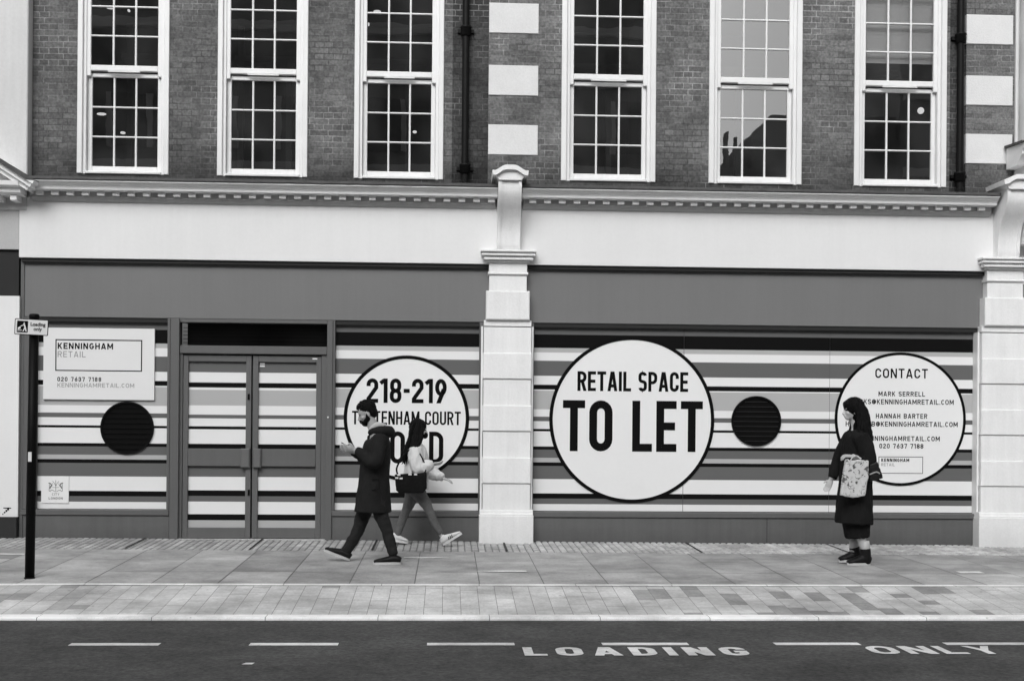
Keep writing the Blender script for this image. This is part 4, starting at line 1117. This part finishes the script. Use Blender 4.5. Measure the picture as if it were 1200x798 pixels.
# parka
c = MB()
ring = [(510,441.5,.070,.15), (515,443,.115,.205), (526,441.5,.142,.22), (543,440,.150,.215), (562,438.5,.158,.21), (580,437.5,.172,.22), (599,437,.190,.230)]
pts = [J(x, y, YM) for y, x, _, _ in ring]; c.tube(*lerp_pts(pts, [(a, w) for _, _, a, w in ring]), n=28, side=(0,1,0))
limb(c, [shN+Vector((.0,.03,0)), shN.lerp(elN,.5)+Vector((.015,-.01,0)), elN+Vector((.01,0,-.005)), elN.lerp(wrN,.5), wrN+Vector((.015,0,-.004))], [.080, .070, .066, .056, .046])
limb(c, [shF+Vector((.0,-.03,0)), shF.lerp(elF,.5), elF, elF.lerp(wrF,.5), wrF+Vector((.015,0,-.004))], [.080, .070, .064, .056, .046])
limb(c, [J(447,505,YM-.11), J(454.5,505,YM-.05), J(456,505.5,YM), J(454.5,505,YM+.05), J(447,505,YM+.11)], [.042, .056, .062, .056, .042])
limb(c, [J(434,507,YM-.06), J(440,504.5,YM-.11), J(448,504,YM-.11)], [.030, .035, .045])
parka = fuse(c, 'parka', m_coat, man, .008, 4, folds=.008, ff=(8,7,4), seed=11)
p = MB(); p.tube([J(427,522,YM-.03), J(424,545,YM-.03), J(420.5,570,YM-.03), J(417,594,YM-.03)], .006, n=8); part(p, 'zip', m_black, parka)
p = MB(); p.tube([J(436,562,YM-.222), J(444,561,YM-.224), J(444.5,573,YM-.235), J(435.5,574,YM-.232)], .004, n=6); part(p, 'pocket_flap', m_black, parka)
c = MB(); limb(c, [J(433.5,506,YM), J(437,501,YM-.062), J(442.5,497.5,YM-.07), J(448,499,YM-.05), J(449.5,499.5,YM), J(448,499,YM+.05), J(441,499,YM+.07)], [.022, .026, .028, .03, .032, .03, .028])
fuse(c, 'collar', m_hood, man, .006, 2, folds=.003, ff=(30,30,30))
# hair and beard
m = basis(hf, hu); HP = lambda x, y, z: hc+m@Vector((x, y, z))
c = MB(); c.ball(HP(-.022, 0, .042), (.094, .084, .084), m, 20, 14); c.ball(HP(-.050, 0, .0), (.060, .077, .080), m); c.ball(HP(.028, 0, .090), (.052, .058, .030), m)
c.ball(HP(-.015,.0,.012), (.035,.085,.05), m)
rr = random.Random(4)
for k in range(90):
    a = rr.uniform(0, 2*PI); e = rr.uniform(.15, 1.4); q = Vector((math.cos(a)*math.cos(e)*.094-.018, math.sin(a)*math.cos(e)*.082, math.sin(e)*.084+.040))
    c.tube([HP(*q), HP(*(q*1.07+Vector((.015, rr.uniform(-.015,.015), .006))))], [.010, .003], n=6)
fuse(c, 'hair', m_hair, man, .005, 1, folds=.003, ff=(60,60,60))
c = MB(); c.ball(HP(.050, 0, -.092), (.046, .050, .040), m); c.ball(HP(.02, 0, -.068), (.055, .068, .042), m)
for s_ in (-1, 1): c.tube([HP(.0, s_*.072, -.01), HP(.015, s_*.07, -.05), HP(.04, s_*.05, -.085)], [.012, .018, .022], n=8)
c.tube([HP(.086,-.03,-.062), HP(.096,0,-.055), HP(.086,.03,-.062)], .009, n=8)
fuse(c, 'beard', m_hair, man, .005, 1, folds=.002, ff=(60,60,60))
shoe('shoe', heelN, toeN, .105, m_shoe, m_sole, man, ankle=anN); shoe('shoe', heelF, toeF, .105, m_shoe, m_sole, man, ankle=anF+Vector((0,0,-.01)))
ph = thing('mobile_phone', 'thin dark phone held up in the hands of the bearded man', 'phone', J(407.5, 522.5, YM-.09))
mm = basis((-.75, 0, .66), (.66, 0, .75))
p = MB(); p.box(-.075, .075, -.036, .036, -.0045, .0045); o = part_local(p, 'case', m_pole, ph)
p = MB(); p.box(-.07, .07, -.033, .033, .0046, .0052); o2 = part_local(p, 'screen', M('phone_screen', .25, .15, spec=.6, bump=0), ph)
ph.rotation_euler = (0, R(28), R(8))

# ---- woman in the pale jacket, walking right
YW = -.42
wo = thing('person', 'long haired woman in a pale jacket and grey jeans striding right', 'person', (J(490,640,YW).x, YW, gz(-.3, YW)))
NL, FL = YW-.09, YW+.09
hipN, hipF = J(486.5,573,NL), J(484,573,FL)
kN, kF = J(503,597.5,NL), J(475,600,FL)
anN, anF = J(517,628,NL), J(465.5,630,FL)
heelN = J(519.5,640.5,NL); heelN.z = gz(heelN.x, NL)+.018; toeN = heelN+Vector((.215, -.01, .135))
toeF = J(478,640,FL); toeF.z = gz(toeF.x, FL)+.016; heelF = toeF+Vector((-.235, 0, .045))
hc = J(491.5, 503.5, YW); hf, hu = Vector((1, -.05, -.10)), Vector((.08, 0, 1))
shN, shF = J(486,526,YW-.155), J(490,526,YW+.155)
elN, elF = J(491,549,YW-.21), J(499,551,YW+.2)
wrN, wrF = J(507,543.5,YW-.2), J(519,560,YW+.12)
b = MB(); head(b, hc, hf, hu, .9)
limb(b, [hc+Vector((-.02,0,-.05)), J(488.5,520,YW), J(487,528,YW)], [.048, .046, .08], sm=False)
limb(b, [J(487,525,YW), J(488,540,YW), J(487,557,YW), J(485,575,YW)], [(.08,.13), (.095,.13), (.08,.11), (.115,.155)], side=(0,1,0))
for sh, el, wr in ((shN, elN, wrN), (shF, elF, wrF)): limb(b, [sh, el, wr], [.042, .034, .023], sm=False)
hand(b, wrN, (1, .1, .05), (-.1, .5, .8), .8, .84, 1); hand(b, wrF, (1, -.1, -.35), (-.3, .2, -1), .55, .84, -1)
for h, kk, an in ((hipN, kN, anN), (hipF, kF, anF)): limb(b, [h, kk, an], [.050, .026, .020], sm=False)
limb(b, [anN, heelN+Vector((.04,0,.06)), toeN+Vector((-.05,0,.0))], [.024, .028, .022], sm=False)
limb(b, [anF, heelF+Vector((.04,0,.04)), toeF+Vector((-.05,0,.02))], [.024, .028, .022], sm=False)
fuse(b, 'body', m_skinl, wo, .005, 2); eyes(hc, hf, hu, wo, .9)
t = MB()
limb(t, [hipN, hipN.lerp(kN,.5)+Vector((.012,0,.0)), kN, kN.lerp(anN,.5)+Vector((-.008,0,0)), anN+Vector((-.004,0,.03))], [(.098,.09), (.072,.070), (.050,.048), (.045,.043), (.033,.033)])
limb(t, [hipF, hipF.lerp(kF,.5)+Vector((.014,0,0)), kF, kF.lerp(anF,.5)+Vector((-.008,0,0)), anF+Vector((.002,0,.03))], [(.098,.09), (.072,.070), (.050,.048), (.045,.043), (.033,.033)])
t.ball(J(485,570,YW), (.112,.155,.11))
fuse(t, 'jeans', m_jean, wo, .007, 3, folds=.004, ff=(14,9,16), seed=5)
c = MB()
ring = [(520.5,488,.058,.11), (526,488,.105,.165), (536,488.5,.128,.175), (548,488,.132,.178), (560,486.5,.138,.185), (569,486,.150,.195)]
c.tube(*lerp_pts([J(x, y, YW) for y, x, _, _ in ring], [(a, w) for _, _, a, w in ring]), n=26, side=(0,1,0))
limb(c, [shN, shN.lerp(elN,.5)+Vector((-.01,-.01,0)), elN, elN.lerp(wrN,.6), wrN], [.074, .082, .082, .066, .040])
limb(c, [shF, shF.lerp(elF,.5), elF, elF.lerp(wrF,.6), wrF], [.072, .078, .080, .064, .038])
jk = fuse(c, 'jacket', m_jack, wo, .007, 3, folds=.010, ff=(12,9,7), seed=8)
c = MB(); c.box(J(499.5,560,YW).x, J(502.5,560,YW).x, YW-.13, YW-.05, J(500,573,YW).z, J(500,545,YW).z); fuse(c, 'front_flap', m_jack, jk, .006, 3)
m = basis(hf, hu); HP = lambda x, y, z: hc+m@Vector((x, y, z))
c = MB(); c.ball(HP(-.022, 0, .03), (.100, .086, .095), m, 20, 14); c.ball(HP(-.05, 0, -.03), (.07, .082, .10), m)
def lock(rr):
    y = rr.uniform(-.095, .075); x0 = rr.uniform(-.095, .045) if y < -.03 else rr.uniform(-.10, -.02)
    ln = rr.uniform(.24, .40)*(1 if x0 < -.02 else .75)
    return [HP(x0*.6, y*.7, .08), HP(x0, y, .0), HP(x0-.005, y*1.25, -.10), HP(x0-.025+rr.uniform(-.02,.02), y*1.6, -.12-ln*.4), HP(x0-.05+rr.uniform(-.03,.03), y*1.75, -.10-ln*.8)]
hair_strands(c, lock, 120, 2, .013)
fuse(c, 'hair', m_hair, wo, .0055, 1, folds=.008, ff=(28,28,9))
c = MB(); hair_strands(c, lock, 90, 31, .0032); c.v = [tuple(Vector(v)+Vector((random.uniform(-.004,.004),-.004,0))) for v in c.v]; part(c, 'loose_hair', m_hair, wo)
c = MB(); c.ball(HP(.072, 0, -.058), (.036, .052, .040), m); fuse(c, 'face_mask', m_black, wo, .005, 1)
for h_, t_, an in ((heelN, toeN, anN), (heelF, toeF, anF)):
    so = shoe('sneaker', h_, t_, .09, m_wsh, m_wsh, wo, ankle=an+Vector((0,0,-.01)), h=.07)
d_ = (toeN-heelN).normalized(); u_ = Vector((-d_.z,0,d_.x))
p = MB()
for k in range(3): q = heelN+d_*(.095+.022*k)+u_*.028; p.tube([q+Vector((0,-.046,0)), q+d_*(.012)+u_*.035+Vector((0,-.042,0))], .005, n=6)
part(p, 'side_stripe', m_black, wo)
bagT = thing('shoulder_bag', 'black leather shoulder bag with pale studs hanging at the hip of the woman in jeans', 'bag', J(481, 578, YW-.26))
yb = YW-.26
p = MB(); q = [J(462.8,556,yb), J(499.5,553.5,yb), J(500,572,yb), J(496,577,yb), J(468,577.5,yb), J(464.5,574,yb)]
p.prism([(v.x, v.z) for v in q], yb-.055, yb+.055); fuse(p, 'bag_body', M('black_leather', .006, .6, var=.2, scale=12, bump=.2, spec=.1), bagT, .006, 4, folds=.003, ff=(9,9,9))
p = MB(); limb(p, [J(466,556,yb-.02), J(465,548,yb-.01), J(472,535,YW-.22), J(484,523,YW-.19)], .010); limb(p, [J(497,555,yb-.02), J(499,548,yb), J(494,535,YW-.25), J(486,523,YW-.19)], .008); part(p, 'strap', m_black, bagT)
for px, py in ((467.5,556.5),(470,560.5),(480.5,555.8),(487,555.8),(465,560)):
    p = MB(); v = J(px, py, yb-.062); p.bbox(v.x-.018, v.x+.018, v.y-.006, v.y+.02, v.z-.010, v.z+.010, .004); part(p, 'stud', m_wsh, bagT)

# ---- woman in the long dark coat, walking left
YF = -1.87
w2 = thing('person', 'dark haired woman in a long black coat and skirt walking left past the CONTACT sign', 'person', (J(1003,660,YF).x, YF, gz(4.4, YF)))
NL, FL = YF-.08, YF+.08
hc = J(998.5, 480.5, YF); hf, hu = Vector((-1, -.05, -.04)), Vector((-.05, 0, 1))
hipN, hipF = J(1003,570,NL), J(1002,570,FL)
kN, kF = J(1004,614,NL), J(1001,614,FL)
anN, anF = J(1014,646,NL), J(1001,644,FL)
heelN = J(1020,662,NL); heelN.z = gz(heelN.x,NL)+.006; toeN = heelN+Vector((-.255,-.01,0))
heelF = J(1009,659,FL); heelF.z = gz(heelF.x,FL)+.03; toeF = heelF+Vector((-.24,.01,-.015))
shN, shF = J(1008,511,YF-.17), J(999,511,YF+.17)
elN, elF = J(1015,541,YF-.22), J(983,540,YF+.22)
wrN, wrF = J(999,534.5,YF-.27), J(974,562,YF+.2)
b = MB(); head(b, hc, hf, hu, .93)
limb(b, [hc+Vector((.02,0,-.05)), J(1003,501,YF), J(1004,511,YF)], [.05, .048, .085], sm=False)
limb(b, [J(1004,508,YF), J(1004,530,YF), J(1003,550,YF), J(1002.5,572,YF)], [(.085,.14), (.10,.14), (.085,.12), (.12,.165)], side=(0,1,0))
for sh, el, wr in ((shN, elN, wrN), (shF, elF, wrF)): limb(b, [sh, el, wr], [.045, .037, .028], sm=False)
hand(b, wrN, (-1, .0, .05), (.0, .3, -1), 1.3, .92, 1); hand(b, wrF, (-.45, 0, -1), (-.3, -.8, .1), .5, .92, -1)
for h, kk, an in ((hipN, kN, anN), (hipF, kF, anF)): limb(b, [h, kk, an], [.08, .055, .04], sm=False)
limb(b, [anN, heelN+Vector((-.05,0,.05)), toeN+Vector((.05,0,.03))], [.036, .033, .024], sm=False)
limb(b, [anF, heelF+Vector((-.05,0,.05)), toeF+Vector((.05,0,.03))], [.036, .033, .024], sm=False)
fuse(b, 'body', m_skinl, w2, .0055, 2); eyes(hc, hf, hu, w2, .93)
c = MB()
ring = [(504,1003.5,.060,.13), (511,1003.5,.125,.195), (523,1004,.155,.205), (540,1003.5,.155,.20), (560,1002.5,.162,.20), (585,1001.5,.178,.21), (603,1001,.190,.225), (612.5,1000.5,.192,.228)]
c.tube(*lerp_pts([J(x, y, YF) for y, x, _, _ in ring], [(a, w) for _, _, a, w in ring]), n=28, side=(0,1,0))
limb(c, [shN, shN.lerp(elN,.5)+Vector((.02,-.01,0)), elN+Vector((.015,0,0)), elN.lerp(wrN,.45)], [.088, .090, .086, .056])
limb(c, [shF, shF.lerp(elF,.5)+Vector((-.01,0,0)), elF, elF.lerp(wrF,.55), wrF.lerp(elF,.12)], [.088, .078, .068, .058, .048])
fuse(c, 'coat', m_coat2, w2, .008, 4, folds=.011, ff=(11,9,3), seed=21)
c = MB(); ring = [(600,1003,.15,.17), (615,1003.5,.135,.16), (629,1004.5,.118,.15)]
c.tube(*lerp_pts([J(x, y, YF) for y, x, _, _ in ring], [(a, w) for _, _, a, w in ring]), n=24, side=(0,1,0)); fuse(c, 'skirt', m_coat2, w2, .008, 2, folds=.010, ff=(22,14,3), seed=2)
for an, h_ in ((anN, heelN), (anF, heelF)):
    c = MB(); c.tube([an+Vector((0,0,-.02)), an+Vector((-.004,0,.07)), an+Vector((-.008,0,.11))], [.050, .049, .048], n=16); part(c, 'sock', m_sock, w2)
shoe('boot', heelN, toeN, .11, m_shoe, m_sole, w2, ankle=anN+Vector((0,0,.03)), h=.115, ar=.016); shoe('boot', heelF, toeF, .11, m_shoe, m_sole, w2, ankle=anF+Vector((0,0,.03)), h=.115, ar=.016)
m = basis(hf, hu); HP = lambda x, y, z: hc+m@Vector((x, y, z))
c = MB(); c.ball(HP(-.025, 0, .035), (.110, .100, .102), m, 20, 14); c.ball(HP(-.06, 0, -.035), (.085, .10, .13), m)
c.ball(HP(.055, 0, .062), (.035, .066, .040), m)
def lock2(rr):
    y = rr.uniform(-.095, .10); x0 = rr.uniform(-.13, .005)
    ln = rr.uniform(.30, .46)
    return [HP(x0*.6, y*.7, .09), HP(x0, y*1.05, .0), HP(x0-.02, y*1.25, -.12), HP(x0-.015+rr.uniform(-.02,.02), y*1.65, -.12-ln*.4), HP(x0-.02+rr.uniform(-.035,.03), y*1.8, -.08-ln*.8)]
hair_strands(c, lock2, 110, 12, .014)
fuse(c, 'hair', m_hair, w2, .006, 1, folds=.007, ff=(28,28,8), seed=4)
c = MB(); hair_strands(c, lock2, 80, 33, .0032); part(c, 'loose_hair', m_hair, w2)
# patterned tote bag
yb = YF-.30
def tote_mat():
    mt = M('printed_canvas', .62, .8, var=.04, bump=.2); nt = mt.node_tree; L = nt.links.new; b_ = nt.nodes['Principled BSDF']
    n_ = nn(nt, 'ShaderNodeTexNoise'); n_.inputs['Scale'].default_value = 16; n_.inputs['Detail'].default_value = 3; n_.inputs['Distortion'].default_value = 1.2
    L(nn(nt, 'ShaderNodeNewGeometry').outputs['Position'], n_.inputs[0])
    cr = nn(nt, 'ShaderNodeValToRGB'); cr.color_ramp.elements[0].position = .36; cr.color_ramp.elements[0].color = (.09,.09,.09,1)
    cr.color_ramp.elements[1].position = .45; cr.color_ramp.elements[1].color = (.58,.58,.58,1)
    e = cr.color_ramp.elements.new(.62); e.color = (.55,.55,.55,1); e = cr.color_ramp.elements.new(.68); e.color = (.2,.2,.2,1)
    L(n_.outputs[0], cr.inputs[0]); L(cr.outputs[0], b_.inputs['Base Color']); return mt
tb = thing('tote_bag', 'pale printed canvas tote bag hanging from the forearm of the woman in the black coat', 'bag', J(1001, 583, yb))
p = MB(); q = [J(991.5,538.5,yb), J(1016.5,540,yb), J(1016.5,560,yb), J(1012.5,580,yb), J(1000,582.5,yb), J(985,580,yb), J(988,560,yb)]
p.prism([(v.x, v.z) for v in q], yb-.022, yb+.025); fuse(p, 'bag_body', tote_mat(), tb, .005, 1, folds=.008, ff=(9,9,5))
p = MB()
for dy in (-.02, .03): limb(p, [J(996,541,yb+dy), J(999.5,535.5,yb+dy*.4), J(1005,534.5,yb+dy*.4), J(1010,541,yb+dy)], .007)
part(p, 'handles', m_sock, tb)
yb = YF-.27
hb = thing('handbag', 'small dark handbag on the near arm of the woman in the black coat', 'bag', J(1024, 564, yb))
p = MB(); q = [J(1018,545,yb), J(1027,541,yb), J(1033.5,560,yb), J(1018.5,564,yb)]
p.prism([(v.x, v.z) for v in q], yb-.04, yb+.045); fuse(p, 'bag_body', M('dark_patent_leather', .010, .4, var=.3, scale=14, spec=.3), hb, .006, 3, folds=.004, ff=(20,9,20))
p = MB(); limb(p, [J(1018.5,547,yb), J(1016,537,yb), J(1020,532,yb), J(1027,543,yb)], .008); part(p, 'strap', m_black, hb)
p = MB(); limb(p, [J(1019,556,yb-.05), J(1027,553,yb-.05), J(1031,555,yb-.045)], .008); part(p, 'trim', m_gtext, hb)

# ------------------------------------------------------------------ light, sky, camera
w = bpy.data.worlds.new('World'); S.world = w; w.use_nodes = True; nt = w.node_tree
bg = nt.nodes['Background']; sky = nn(nt, 'ShaderNodeTexSky'); sky.sky_type = 'NISHITA'; sky.sun_disc = False
SUN_E, SUN_A = 36, 195
sky.sun_elevation = R(SUN_E); sky.sun_rotation = R(SUN_A); sky.dust_density = 6; sky.air_density = 1.5
hs = nn(nt, 'ShaderNodeRGBToBW')
nt.links.new(sky.outputs[0], hs.inputs[0]); nt.links.new(hs.outputs[0], bg.inputs[0]); bg.inputs[1].default_value = .15
sun = bpy.data.lights.new('sun', 'SUN'); sun.energy = 1.75; sun.angle = R(40); so = bpy.data.objects.new('sun', sun); COL.objects.link(so)
so.rotation_euler = (R(90-SUN_E), 0, R(180-SUN_A))
cam = bpy.data.cameras.new('camera'); co = bpy.data.objects.new('camera', cam); COL.objects.link(co)
cam.sensor_fit = 'HORIZONTAL'; cam.sensor_width = 36; cam.lens = F/1200*36; cam.clip_end = 1000
cam.shift_y = (PY-399)/1200
r_ = Vector((_c, -_s, 0)); f_ = Vector((_s, _c, 0)); u_ = Vector((0, 0, 1))
rr_ = r_*math.cos(RHO)+u_*math.sin(RHO); uu_ = -r_*math.sin(RHO)+u_*math.cos(RHO)
co.matrix_world = Matrix.Translation((0, -DIST, EYE)) @ Matrix((rr_, uu_, -f_)).transposed().to_4x4()
S.camera = co
S.view_settings.view_transform = 'Standard'; S.view_settings.look = 'None'; S.view_settings.exposure = 0
